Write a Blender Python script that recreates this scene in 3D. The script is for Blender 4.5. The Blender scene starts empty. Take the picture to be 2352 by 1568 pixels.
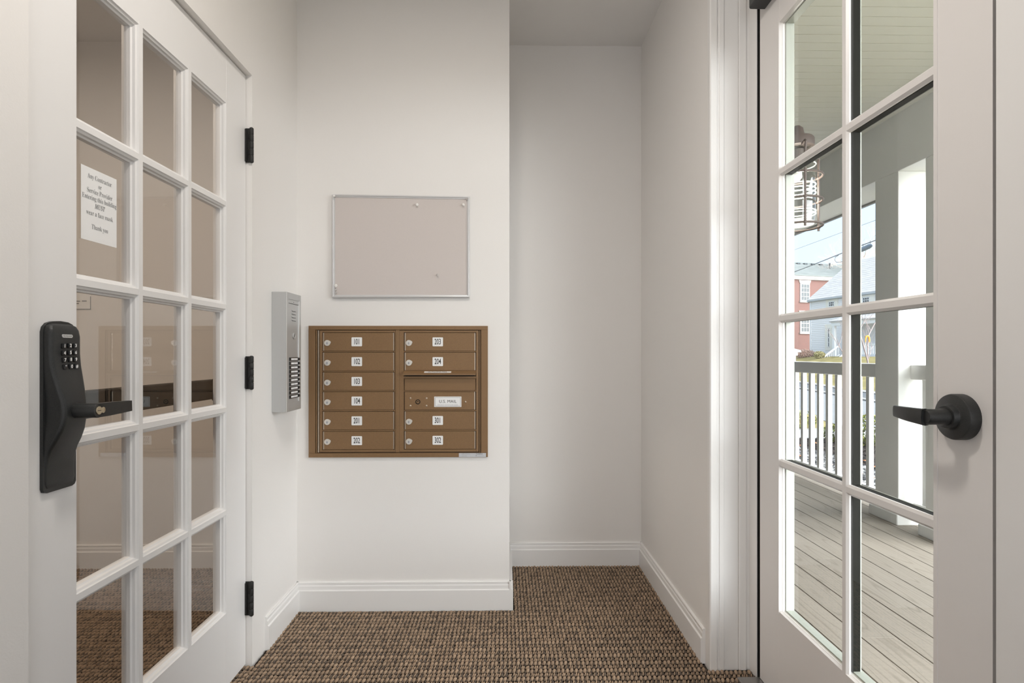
import bpy, bmesh, math, random
import numpy as np
from mathutils import Vector, Matrix
random.seed(7)
rng = np.random.default_rng(7)
C = bpy.context.scene.collection
S = bpy.context.scene
PI = math.pi

# ------------------------------------------------------------------ camera
F, CX, VX, HY, EYE = 1260.0, 1176.0, 1157.0, 812.0, 1.12
TH = math.atan((CX - VX) / F)
cam_d = bpy.data.cameras.new('camera')
cam = bpy.data.objects.new('camera', cam_d)
C.objects.link(cam)
cam.location = (0, 0, EYE)
cam.rotation_euler = (PI / 2, 0, -TH)
cam_d.sensor_width = 36
cam_d.lens = F / 2352 * 36
cam_d.shift_y = (HY - 784) / 2352
cam_d.clip_start = 0.02
cam_d.clip_end = 500
S.camera = cam
S.view_settings.view_transform = 'Standard'
S.view_settings.look = 'None'
S.view_settings.gamma = 1
S.view_settings.use_curve_mapping = False
S.view_settings.exposure = 0.0
S.cycles.max_bounces = 10
S.cycles.diffuse_bounces = 6
S.cycles.transparent_max_bounces = 24
S.cycles.caustics_reflective = False
S.cycles.caustics_refractive = False
S.cycles.use_denoising = True

# ------------------------------------------------------------------ world, sun, lamps
W = bpy.data.worlds.new('sky')
S.world = W
W.use_nodes = True
wn = W.node_tree
wn.nodes.clear()
_o = wn.nodes.new('ShaderNodeOutputWorld')
_b = wn.nodes.new('ShaderNodeBackground')
_tc = wn.nodes.new('ShaderNodeTexCoord')
_sp = wn.nodes.new('ShaderNodeSeparateXYZ')
_cr = wn.nodes.new('ShaderNodeValToRGB')
_e = _cr.color_ramp.elements
_e[0].position = 0.0
_e[0].color = (0.64, 0.78, 0.98, 1)
_e[1].position = 1.0
_e[1].color = (0.66, 0.80, 0.99, 1)
_m = _cr.color_ramp.elements.new(0.28)
_m.color = (0.62, 0.775, 0.98, 1)
wn.links.new(_tc.outputs['Generated'], _sp.inputs[0])
wn.links.new(_sp.outputs['Z'], _cr.inputs[0])
wn.links.new(_cr.outputs[0], _b.inputs['Color'])
wn.links.new(_b.outputs[0], _o.inputs[0])
_b.inputs['Strength'].default_value = 1.54


def lamp(name, kind, loc, energy, color, aim=None, **kw):
    d = bpy.data.lights.new(name, kind)
    d.energy = energy
    d.color = color
    for k, v in kw.items():
        setattr(d, k, v)
    o = bpy.data.objects.new(name, d)
    C.objects.link(o)
    o.location = loc
    if aim is not None:
        o.rotation_euler = (Vector(aim) - Vector(loc)).to_track_quat('-Z', 'Y').to_euler()
    return o


lamp('sun', 'SUN', (15, -14, 10.5), 18.5, (0.97, 0.985, 1.0), aim=(0, 5, 0), angle=math.radians(80))
lamp('ceiling_lamp_light', 'AREA', (-0.15, 1.0, 2.66), 14.5, (1.0, 0.935, 0.86), aim=(-0.15, 1.0, 0), shape='DISK', size=0.22)
lamp('rear_fill_light', 'AREA', (0.40, -1.42, 1.2), 13, (0.94, 0.97, 1.0), aim=(-0.3, 2.4, 0.7), shape='RECTANGLE', size=1.0, size_y=2.0)  # unseen fill light added behind the camera; the rear wall has no window
lamp('corridor_lamp_light', 'AREA', (-2.0, 1.3, 2.68), 19, (1.0, 0.83, 0.66), aim=(-2.0, 1.3, 0), shape='DISK', size=0.3)


# ------------------------------------------------------------------ pixel rays on real planes
def ray(u, v):
    a = (u - CX) / F
    return (math.sin(TH) + a * math.cos(TH), math.cos(TH) - a * math.sin(TH), -(v - HY) / F)


def on_x(u, v, X):
    d = ray(u, v)
    t = X / d[0]
    return Vector((X, t * d[1], EYE + t * d[2]))


def on_y(u, v, Y):
    d = ray(u, v)
    t = Y / d[1]
    return Vector((t * d[0], Y, EYE + t * d[2]))


def on_z(u, v, Z):
    d = ray(u, v)
    t = (Z - EYE) / d[2]
    return Vector((t * d[0], t * d[1], Z))


def on_line(u, v, k, c):            # vertical plane X - k*Y = c
    d = ray(u, v)
    t = c / (d[0] - k * d[1])
    return Vector((t * d[0], t * d[1], EYE + t * d[2]))


# ------------------------------------------------------------------ mesh builder
class MB:
    def __init__(self, M=None):
        self.v, self.f, self.m = [], [], []
        self.M = M

    def add(self, vs, fs, mi=0):
        n = len(self.v)
        if self.M is not None:
            vs = [self.M @ Vector(p) for p in vs]
        self.v += [tuple(p) for p in vs]
        self.f += [tuple(i + n for i in f) for f in fs]
        self.m += [mi] * len(fs)
        return self

    def box(self, x0, x1, y0, y1, z0, z1, mi=0, bev=0, seg=2):
        x0, x1 = min(x0, x1), max(x0, x1)
        y0, y1 = min(y0, y1), max(y0, y1)
        z0, z1 = min(z0, z1), max(z0, z1)
        if bev <= 0:
            vs = [(x, y, z) for x in (x0, x1) for y in (y0, y1) for z in (z0, z1)]
            fs = [(0, 1, 3, 2), (4, 6, 7, 5), (0, 4, 5, 1), (2, 3, 7, 6), (0, 2, 6, 4), (1, 5, 7, 3)]
            return self.add(vs, fs, mi)
        bm = bmesh.new()
        bmesh.ops.create_cube(bm, size=1)
        for p in bm.verts:
            p.co = Vector(((x0 + x1) / 2 + p.co.x * (x1 - x0), (y0 + y1) / 2 + p.co.y * (y1 - y0), (z0 + z1) / 2 + p.co.z * (z1 - z0)))
        bmesh.ops.bevel(bm, geom=list(bm.edges), offset=bev, segments=seg, profile=0.5, affect='EDGES')
        return self.bm(bm, mi)

    def bm(self, bm, mi=0):
        bm.verts.index_update()
        self.add([p.co.copy() for p in bm.verts], [[p.index for p in f.verts] for f in bm.faces], mi)
        bm.free()
        return self

    def prism(self, poly, axis, a0, a1, mi=0):
        n = len(poly)

        def P(p, a):
            return (a, p[0], p[1]) if axis == 'X' else (p[0], a, p[1]) if axis == 'Y' else (p[0], p[1], a)
        vs = [P(p, a0) for p in poly] + [P(p, a1) for p in poly]
        fs = [tuple(range(n))[::-1], tuple(range(n, 2 * n))] + [(i, (i + 1) % n, n + (i + 1) % n, n + i) for i in range(n)]
        return self.add(vs, fs, mi)

    def tube(self, pts, r, seg=8, mi=0, closed=False, caps=True):
        pts = [Vector(p) for p in pts]
        n = len(pts)
        rs = r if isinstance(r, (list, tuple)) else [r] * n
        vs, fs = [], []
        up = None
        for i, p in enumerate(pts):
            if closed:
                t = pts[(i + 1) % n] - pts[i - 1]
            else:
                t = pts[min(i + 1, n - 1)] - pts[max(i - 1, 0)]
            t.normalize()
            if up is None:
                up = Vector((0, 0, 1)) if abs(t.z) < 0.9 else Vector((1, 0, 0))
            a = t.cross(up)
            if a.length < 1e-6:
                a = t.orthogonal()
            a.normalize()
            b = a.cross(t).normalized()
            up = b
            for k in range(seg):
                q = 2 * PI * k / seg
                vs.append(p + (a * math.cos(q) + b * math.sin(q)) * rs[i])
        for i in range(n if closed else n - 1):
            j = (i + 1) % n
            for k in range(seg):
                l = (k + 1) % seg
                fs.append((i * seg + k, i * seg + l, j * seg + l, j * seg + k))
        if caps and not closed:
            fs.append(tuple(range(seg))[::-1])
            fs.append(tuple(range((n - 1) * seg, n * seg)))
        return self.add(vs, fs, mi)

    def lathe(self, prof, o, axis, seg=24, mi=0):
        """prof: (radius, distance along axis) pairs; axis a unit vector"""
        o, t = Vector(o), Vector(axis).normalized()
        a = t.orthogonal().normalized()
        b = t.cross(a)
        vs, fs = [], []
        for r, h in prof:
            for k in range(seg):
                q = 2 * PI * k / seg
                vs.append(o + t * h + (a * math.cos(q) + b * math.sin(q)) * max(r, 1e-5))
        for i in range(len(prof) - 1):
            for k in range(seg):
                l = (k + 1) % seg
                fs.append((i * seg + k, i * seg + l, (i + 1) * seg + l, (i + 1) * seg + k))
        fs.append(tuple(range(seg))[::-1])
        fs.append(tuple(range((len(prof) - 1) * seg, len(prof) * seg)))
        return self.add(vs, fs, mi)

    def blob(self, c, r, sub=1, mi=0, jit=0.0):
        bm = bmesh.new()
        bmesh.ops.create_icosphere(bm, subdivisions=sub, radius=1)
        for p in bm.verts:
            k = 1 + random.uniform(-jit, jit)
            p.co = Vector((c[0] + p.co.x * r[0] * k, c[1] + p.co.y * r[1] * k, c[2] + p.co.z * r[2] * k))
        return self.bm(bm, mi)

    def text(self, s, size, o, ud, vd, mi=0, sx=1.0, align='CENTER', bold=0.0, shear=0.0, spacing=1.0):
        cu = bpy.data.curves.new('t', 'FONT')
        cu.body = s
        cu.size = size
        cu.align_x = align
        cu.align_y = 'CENTER'
        cu.offset = bold
        cu.shear = shear
        cu.space_character = spacing
        cu.resolution_u = 3
        ob = bpy.data.objects.new('t', cu)
        me = bpy.data.meshes.new_from_object(ob)
        o, ud, vd = Vector(o), Vector(ud), Vector(vd)
        self.add([o + ud * (p.co.x * sx) + vd * p.co.y for p in me.vertices], [tuple(f.vertices) for f in me.polygons], mi)
        bpy.data.objects.remove(ob)
        bpy.data.curves.remove(cu)
        bpy.data.meshes.remove(me)
        return self

    def build(self, name, mats, parent=None, smooth=None, fix=True):
        if not isinstance(mats, (list, tuple)):
            mats = [mats]
        org = Vector((0, 0, 0))
        p = parent
        while p is not None:
            org += p.location
            p = p.parent
        me = bpy.data.meshes.new(name)
        me.from_pydata([(a[0] - org.x, a[1] - org.y, a[2] - org.z) for a in self.v], [], self.f)
        for m in mats:
            me.materials.append(m)
        me.polygons.foreach_set('material_index', self.m)
        if fix:
            bm = bmesh.new()
            bm.from_mesh(me)
            bmesh.ops.recalc_face_normals(bm, faces=bm.faces)
            bm.to_mesh(me)
            bm.free()
        if smooth is not None:
            me.polygons.foreach_set('use_smooth', [True] * len(me.polygons))
            me.set_sharp_from_angle(angle=math.radians(smooth))
        o = bpy.data.objects.new(name, me)
        C.objects.link(o)
        o.parent = parent
        return o


def tag(o, label=None, cat=None, group=None, kind=None):
    if label:
        o['label'] = label
    if cat:
        o['category'] = cat
    if group:
        o['group'] = group
    if kind:
        o['kind'] = kind
    return o


def thing(name, loc, label=None, cat=None, group=None, kind=None):
    o = bpy.data.objects.new(name, None)
    o.empty_display_size = 0.05
    C.objects.link(o)
    o.location = loc
    return tag(o, label, cat, group, kind)


def copy_of(o, name=None, parent=None, dz=None, dloc=None):
    c = o.copy()
    C.objects.link(c)
    if parent is not None:
        c.parent = parent
    if dloc is not None:
        c.location = Vector(o.location) + Vector(dloc)
    return c


# ------------------------------------------------------------------ materials
def mat(name, col, rough=0.5, metal=0.0, bump=0.0, bscale=200.0, var=0.0, vscale=20.0, spec=0.5, stretch=None, detail=4.0):
    m = bpy.data.materials.new(name)
    m.use_nodes = True
    nt = m.node_tree
    b = nt.nodes['Principled BSDF']
    b.inputs['Base Color'].default_value = (*col, 1)
    b.inputs['Roughness'].default_value = rough
    b.inputs['Metallic'].default_value = metal
    b.inputs['Specular IOR Level'].default_value = spec
    if bump or var:
        tc = nt.nodes.new('ShaderNodeTexCoord')
        mp = nt.nodes.new('ShaderNodeMapping')
        nt.links.new(tc.outputs['Object'], mp.inputs[0])
        if stretch:
            mp.inputs['Scale'].default_value = stretch
    if bump:
        n = nt.nodes.new('ShaderNodeTexNoise')
        n.inputs['Scale'].default_value = bscale
        n.inputs['Detail'].default_value = detail
        nt.links.new(mp.outputs[0], n.inputs['Vector'])
        bp = nt.nodes.new('ShaderNodeBump')
        bp.inputs['Strength'].default_value = bump
        bp.inputs['Distance'].default_value = 0.002
        nt.links.new(n.outputs['Fac'], bp.inputs['Height'])
        nt.links.new(bp.outputs[0], b.inputs['Normal'])
    if var:
        n = nt.nodes.new('ShaderNodeTexNoise')
        n.inputs['Scale'].default_value = vscale
        n.inputs['Detail'].default_value = detail
        nt.links.new(mp.outputs[0], n.inputs['Vector'])
        r = nt.nodes.new('ShaderNodeValToRGB')
        r.color_ramp.elements[0].position = 0.3
        r.color_ramp.elements[1].position = 0.7
        r.color_ramp.elements[0].color = (*[c * (1 - var) for c in col], 1)
        r.color_ramp.elements[1].color = (*[min(1, c * (1 + var)) for c in col], 1)
        nt.links.new(n.outputs['Fac'], r.inputs[0])
        nt.links.new(r.outputs[0], b.inputs['Base Color'])
    return m


def glass_mat(name, tint=(1, 1, 1), ior=1.5, gloss=0.0):
    m = bpy.data.materials.new(name)
    m.use_nodes = True
    nt = m.node_tree
    nt.nodes.clear()
    o = nt.nodes.new('ShaderNodeOutputMaterial')
    mx = nt.nodes.new('ShaderNodeMixShader')
    t = nt.nodes.new('ShaderNodeBsdfTransparent')
    g = nt.nodes.new('ShaderNodeBsdfGlossy')
    fr = nt.nodes.new('ShaderNodeFresnel')
    fr.inputs['IOR'].default_value = ior
    t.inputs['Color'].default_value = (*tint, 1)
    g.inputs['Roughness'].default_value = gloss
    ge = nt.nodes.new('ShaderNodeNewGeometry')      # reflect on the outer side of each glass face only
    sb = nt.nodes.new('ShaderNodeMath')
    sb.operation = 'SUBTRACT'
    sb.inputs[0].default_value = 1.0
    ml = nt.nodes.new('ShaderNodeMath')
    ml.operation = 'MULTIPLY'
    m2 = nt.nodes.new('ShaderNodeMath')
    m2.operation = 'MULTIPLY'
    m2.use_clamp = True
    m2.inputs[1].default_value = 1.7                # both faces of the pane
    nt.links.new(ge.outputs['Backfacing'], sb.inputs[1])
    nt.links.new(fr.outputs[0], ml.inputs[0])
    nt.links.new(sb.outputs[0], ml.inputs[1])
    nt.links.new(ml.outputs[0], m2.inputs[0])
    nt.links.new(m2.outputs[0], mx.inputs[0])
    nt.links.new(t.outputs[0], mx.inputs[1])
    nt.links.new(g.outputs[0], mx.inputs[2])
    nt.links.new(mx.outputs[0], o.inputs[0])
    return m


def attr_mat(name, rough=0.8, attr='tone', bump=0.0, bscale=900):
    m = mat(name, (0.5, 0.5, 0.5), rough, bump=bump, bscale=bscale, spec=0.2)
    nt = m.node_tree
    a = nt.nodes.new('ShaderNodeAttribute')
    a.attribute_name = attr
    nt.links.new(a.outputs['Color'], nt.nodes['Principled BSDF'].inputs['Base Color'])
    return m


M_WALL = mat('wall_paint', (0.83, 0.81, 0.79), 0.65, bump=0.10, bscale=260, spec=0.3)
M_CEIL = mat('ceiling_paint', (0.80, 0.785, 0.77), 0.8, bump=0.08, bscale=260, spec=0.2)
M_TRIM = mat('white_trim_paint', (0.85, 0.84, 0.83), 0.32, bump=0.03, bscale=90)
M_DOOR = mat('white_door_paint', (0.84, 0.83, 0.825), 0.34, bump=0.04, bscale=60, stretch=(6, 6, 0.4))
M_DOOR2 = mat('entrance_door_paint', (0.80, 0.775, 0.76), 0.34, bump=0.04, bscale=60, stretch=(6, 6, 0.4))
M_BLACK = mat('black_powder_coat', (0.020, 0.021, 0.021), 0.33, bump=0.25, bscale=1400, var=0.5, vscale=900)
M_BLACKG = mat('black_gap_shade', (0.012, 0.011, 0.010), 0.8)
M_HINGE = mat('blackened_hinge_steel', (0.022, 0.022, 0.021), 0.5, metal=0.3, bump=0.3, bscale=700)
M_BRASS = mat('satin_nickel_brass', (0.62, 0.54, 0.40), 0.3, metal=1.0)
M_SILVER = mat('lock_silver', (0.80, 0.77, 0.72), 0.35, metal=0.55)
M_BARE = mat('bare_metal_and_edge_glint', (0.62, 0.52, 0.42), 0.35, metal=0.6)
M_BRONZE = mat('bronze_powder_coat', (0.240, 0.140, 0.066), 0.42, metal=0.15, bump=0.25, bscale=900, var=0.16, vscale=700)
M_BRONZED = mat('bronze_inside', (0.10, 0.055, 0.026), 0.6)
M_DARK = mat('dark_slot', (0.006, 0.006, 0.006), 0.9)
M_LABEL = mat('white_label', (0.86, 0.86, 0.86), 0.5)
M_INK = mat('black_ink', (0.02, 0.02, 0.02), 0.6)
M_INKG = mat('grey_ink', (0.22, 0.22, 0.225), 0.7)
M_INKL = mat('pale_grey_ink', (0.40, 0.40, 0.41), 0.7)
M_PAPER = mat('white_paper', (0.88, 0.88, 0.88), 0.8)
M_STICK = mat('silver_sticker', (0.62, 0.63, 0.66), 0.4, metal=0.3)
M_ALU = mat('brushed_aluminium', (0.56, 0.565, 0.565), 0.38, metal=0.55, bump=0.05, bscale=300, stretch=(8, 8, 0.3))
M_ALUB = mat('bright_aluminium_edge', (0.80, 0.80, 0.80), 0.3, metal=0.5)
M_BFRAME = mat('anodised_board_frame', (0.66, 0.655, 0.66), 0.35, metal=0.35)
M_BOARD = mat('grey_board_fabric', (0.615, 0.56, 0.535), 0.9, bump=0.15, bscale=1200, var=0.03, vscale=900)
M_PINW = mat('white_pin_plastic', (0.85, 0.83, 0.80), 0.3)
M_PINC = mat('clear_pin_plastic', (0.55, 0.52, 0.50), 0.15)
M_KEY = mat('black_key_plastic', (0.015, 0.015, 0.016), 0.25)
M_GLASS1 = glass_mat('clear_door_glass', (0.97, 0.97, 0.97), 1.62)
M_GLASS2 = glass_mat('insulated_door_glass', (0.985, 0.992, 0.98), 1.28)
M_SAGE = mat('sage_outer_door_paint', (0.40, 0.42, 0.375), 0.45)
M_SPACER = mat('dark_spacer_bar', (0.010, 0.011, 0.009), 0.7, spec=0.08)
M_CARPET = attr_mat('woven_carpet_yarn', 0.95, bump=0.5, bscale=1500)
M_CARPETB = mat('carpet_backing', (0.045, 0.035, 0.028), 0.95)
M_PWHITE = mat('porch_white_paint', (0.86, 0.86, 0.84), 0.45)
M_PCEIL = mat('porch_beadboard_paint', (0.80, 0.80, 0.735), 0.5, spec=0.3)
M_IRON = mat('bronze_iron_cage', (0.075, 0.055, 0.048), 0.5, metal=0.3, bump=0.3, bscale=500)
M_LANT = glass_mat('lantern_glass', (0.93, 0.95, 0.94), 1.45, 0.05)


M_RIB = bpy.data.materials.new('sky_whitened_glass')  # white put into the glass for sky light caught in ribs and base
M_RIB.use_nodes = True
_n = M_RIB.node_tree
_n.nodes.clear()
_oo, _mm, _tt, _dd, _ll, _m3 = [_n.nodes.new(k) for k in ('ShaderNodeOutputMaterial', 'ShaderNodeMixShader', 'ShaderNodeBsdfTransparent', 'ShaderNodeBsdfDiffuse', 'ShaderNodeBsdfTranslucent', 'ShaderNodeMixShader')]
_dd.inputs['Color'].default_value = (0.85, 0.87, 0.85, 1)
_ll.inputs['Color'].default_value = (0.85, 0.87, 0.85, 1)
_m3.inputs[0].default_value = 0.5
_mm.inputs[0].default_value = 0.3
_n.links.new(_dd.outputs[0], _m3.inputs[1])
_n.links.new(_ll.outputs[0], _m3.inputs[2])
_n.links.new(_tt.outputs[0], _mm.inputs[1])
_n.links.new(_m3.outputs[0], _mm.inputs[2])
_n.links.new(_mm.outputs[0], _oo.inputs[0])


def plank_mat():
    m = mat('grey_composite_decking', (0.47, 0.45, 0.40), 0.75, bump=0.5, bscale=60, stretch=(9, 0.5, 9), spec=0.25)
    nt = m.node_tree
    tc = nt.nodes.new('ShaderNodeTexCoord')
    oi = nt.nodes.new('ShaderNodeObjectInfo')
    ad = nt.nodes.new('ShaderNodeVectorMath')
    ad.operation = 'MULTIPLY_ADD'
    cb = nt.nodes.new('ShaderNodeCombineXYZ')
    for k in range(3):
        nt.links.new(oi.outputs['Random'], cb.inputs[k])
    mp = nt.nodes.new('ShaderNodeMapping')
    mp.inputs['Scale'].default_value = (9, 0.75, 9)
    nt.links.new(cb.outputs[0], ad.inputs[0])
    ad.inputs[1].default_value = (17, 31, 7)
    nt.links.new(tc.outputs['Object'], ad.inputs[2])
    nt.links.new(ad.outputs[0], mp.inputs[0])
    w = nt.nodes.new('ShaderNodeTexNoise')          # contour bands of a stretched noise give cathedral grain
    w.inputs['Scale'].default_value = 1.0
    w.inputs['Detail'].default_value = 1.5
    w.inputs['Roughness'].default_value = 0.35
    nt.links.new(mp.outputs[0], w.inputs['Vector'])
    k1 = nt.nodes.new('ShaderNodeMath')
    k1.operation = 'MULTIPLY'
    k1.inputs[1].default_value = 15.0
    k2 = nt.nodes.new('ShaderNodeMath')
    k2.operation = 'PINGPONG'
    k2.inputs[1].default_value = 0.5
    nt.links.new(w.outputs['Fac'], k1.inputs[0])
    nt.links.new(k1.outputs[0], k2.inputs[0])
    r = nt.nodes.new('ShaderNodeValToRGB')
    r.color_ramp.elements[0].color = (0.200, 0.172, 0.140, 1)
    r.color_ramp.elements[0].position = 0.0
    r.color_ramp.elements[1].color = (0.258, 0.226, 0.188, 1)
    r.color_ramp.elements[1].position = 0.16
    nt.links.new(k2.outputs[0], r.inputs[0])
    hs = nt.nodes.new('ShaderNodeHueSaturation')
    mr = nt.nodes.new('ShaderNodeMapRange')
    mr.inputs['To Min'].default_value = 0.9
    mr.inputs['To Max'].default_value = 1.1
    nt.links.new(oi.outputs['Random'], mr.inputs[0])
    nt.links.new(mr.outputs[0], hs.inputs['Value'])
    nt.links.new(r.outputs[0], hs.inputs['Color'])
    nt.links.new(hs.outputs[0], nt.nodes['Principled BSDF'].inputs['Base Color'])
    return m


M_PLANK = plank_mat()

# ------------------------------------------------------------------ key dimensions (metres)
YB = 2.408                      # mailbox wall
YA = 2.892                      # alcove / corridor end wall
ZC = 2.745                      # ceiling
XL = -0.902                     # left wall face
XE = on_y(1170, 800, YB).x      # right end of the mailbox wall
XR = 0.728                      # alcove right wall face
XD = 0.875                      # entrance door inner face
XO = 0.968                      # outer face of the outside wall
YR = on_x(1628, 800, XR).y      # outside corner of the right wall
Y2A = on_x(2280, 800, XD).y     # entrance door latch edge
Y2B = on_x(1745.5, 800, XD).y     # entrance door hinge edge
DZ2 = 2.40
XF1 = -0.924                    # left door face
Y1A, Y1B = 1.061, 1.977         # left door edges
ZD1 = 2.113

# ------------------------------------------------------------------ room shell
mb = MB().box(-3.4, 0.97, -1.7, YA + 0.1, -0.15, -0.006)
tag(mb.build('floor', M_CARPETB), 'carpeted floor of the entry vestibule and the corridor', kind='structure')
mb = MB().box(-3.4, 0.97, -1.7, YA + 0.1, ZC, ZC + 0.12)
tag(mb.build('ceiling', M_CEIL), 'grey white flat ceiling over the alcove', kind='structure')
mb = MB().box(XL, XE, YB, YA + 0.1, -0.006, ZC)
tag(mb.build('wall_back', M_WALL), 'white wall that carries the mailboxes', kind='structure')
mb = MB().box(-3.4, XL, YA, YA + 0.1, -0.006, ZC)
tag(mb.build('wall_corridor', M_WALL), 'tan lit corridor end wall behind the glass door', kind='structure')
mb = MB().box(XE, 0.97, YA, YA + 0.1, -0.006, ZC)
tag(mb.build('wall_alcove', M_WALL), 'shaded back wall of the alcove', kind='structure')
mb = MB().box(XL - 0.12, XL, -1.7, Y1A - 0.006, -0.006, ZC).box(XL - 0.12, XL, Y1B + 0.004, YA, -0.006, ZC)
mb.box(XL - 0.12, XL, Y1A - 0.006, Y1B + 0.004, ZD1 + 0.004, ZC)
# stop behind the door leaf
mb.box(XL - 0.12, XF1 - 0.047, Y1B - 0.012, Y1B + 0.004, 0, ZD1 + 0.004).box(XL - 0.12, XF1 - 0.047, Y1A - 0.006, Y1A + 0.012, 0, ZD1)
mb.box(XL - 0.12, XF1 - 0.047, Y1A, Y1B, ZD1 - 0.012, ZD1 + 0.004)
tag(mb.build('wall_left', M_WALL), 'white left wall around the glazed corridor door', kind='structure')
mb = MB().box(XR, XO, YR, YA + 0.1, -0.006, ZC)
tag(mb.build('wall_right', M_WALL), 'white right wall of the alcove', kind='structure')
mb = MB().box(XD - 0.002, XO, -1.7, Y2A - 0.009, -0.006, ZC).box(XD - 0.002, XO, Y2A - 0.009, YR, DZ2 + 0.012, ZC)
mb.box(XD + 0.046, XO - 0.004, Y2A - 0.009, Y2A + 0.014, 0, DZ2 + 0.012, 0)
mb.box(XD + 0.046, XO - 0.004, Y2B - 0.012, YR, 0, DZ2 + 0.012, 0)
mb.box(XD + 0.046, XO - 0.004, Y2A - 0.009, YR, DZ2 - 0.012, DZ2 + 0.012, 0)
tag(mb.build('wall_entrance', M_TRIM), 'white painted wall and frame around the entrance door', kind='structure')
mb = MB().box(-3.4, 0.97, -1.8, -1.7, -0.006, ZC)
tag(mb.build('wall_front', M_WALL), 'white wall behind the viewer', kind='structure')
mb = MB().box(-3.5, -3.4, -1.8, YA + 0.1, -0.006, ZC)
tag(mb.build('wall_far_corridor', M_WALL), 'far side wall of the corridor', kind='structure')

# black strips put in for the shade in the gaps round the entrance door
mb = MB().box(XD - 0.002, XD + 0.024, Y2B + 0.0125, Y2B + 0.0154, 0, DZ2).box(XD + 0.024, XD + 0.046, Y2B + 0.0005, Y2B + 0.016, 0, DZ2).box(XD + 0.012, XD + 0.046, Y2A - 0.0085, Y2A - 0.0005, 0, DZ2)
tag(mb.build('gap_shade_strip', M_BLACKG), 'black strip for the shade in the gap around the entrance door', kind='structure')

# jamb boards on the return beside the entrance door
Xs = [on_y(u, 800, YR).x for u in (1628, 1645, 1649, 1660, 1694, 1711)]
mb = MB()
mb.prism([(XR - 0.0005, YR + 0.01), (XR - 0.0005, YR - 0.010), (XR + 0.003, YR - 0.014), (Xs[1] - 0.003, YR - 0.014), (Xs[1], YR - 0.008), (Xs[2], YR - 0.008),
          (Xs[2] + 0.002, YR - 0.012), (Xs[3] - 0.001, YR - 0.012), (Xs[3], YR - 0.006), (Xs[3], YR + 0.01)], 'Z', 0, ZC)
tag(mb.build('trim_2', M_TRIM), 'ribbed white casing on the corner beside the entrance door', kind='structure')
mb = MB().box(Xs[3] + 0.0008, Xs[4] - 0.0006, YR - 0.007, YR + 0.01, 0, ZC, bev=0.001)
mb.box(Xs[4], Xs[5], YR - 0.012, YR + 0.01, 0, ZC, bev=0.003)
mb.box(Xs[5], XD + 0.046, YR - 0.004, YR + 0.01, 0, ZC)
mb.box(XD - 0.004, XD + 0.046, Y2B + 0.0155, YR, 0, ZC)
tag(mb.build('trim_3', M_TRIM), 'flat white jamb boards between the casing and the entrance door', kind='structure')
mb = MB().box(0.80, 1.02, Y2A - 0.01, Y2B + 0.01, -0.006, 0.012, bev=0.003)
tag(mb.build('trim_4', mat('aluminium_sill', (0.35, 0.34, 0.33), 0.4, metal=0.8)), 'metal door sill under the entrance door', kind='structure')


def base_profile(s):            # (depth from wall, height) pairs, s = +1/-1 depth direction
    p = [(0, 0), (0.016, 0), (0.016, 0.0895), (0.0145, 0.0915), (0.011, 0.0935), (0.0105, 0.108), (0.008, 0.113), (0.0075, 0.1155), (0.009, 0.1165), (0.009, 0.1235), (0.007, 0.126), (0, 0.126)]
    return [(s * a, b) for a, b in p]


def baseboard(name, label, axis, wall, s, a0, a1):
    poly = [(wall + d, h) for d, h in base_profile(s)]
    return tag(MB().prism(poly, axis, a0, a1).build(name, M_TRIM), label, kind='structure')


baseboard('baseboard_back', 'white moulded baseboard under the mailboxes', 'X', YB, -1, XL, XE + 0.0155)
baseboard('baseboard_return', 'white moulded baseboard on the end of the mailbox wall', 'Y', XE, 1, YB - 0.0156, YA)
baseboard('baseboard_alcove', 'white moulded baseboard across the alcove back', 'X', YA, -1, XE, XR)
baseboard('baseboard_right', 'white moulded baseboard along the alcove right wall', 'Y', XR, -1, on_x(1612, 1440, XR - 0.012).y, YA)
baseboard('baseboard_left', 'white moulded baseboard beside the left door', 'Y', XL, 1, on_x(608, 1440, XL).y, YB)
baseboard('baseboard_corridor', 'white moulded baseboard across the corridor end', 'X', YA, -1, -3.4, XL - 0.12)

# ------------------------------------------------------------------ carpet: woven loops, one countless pile


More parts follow.
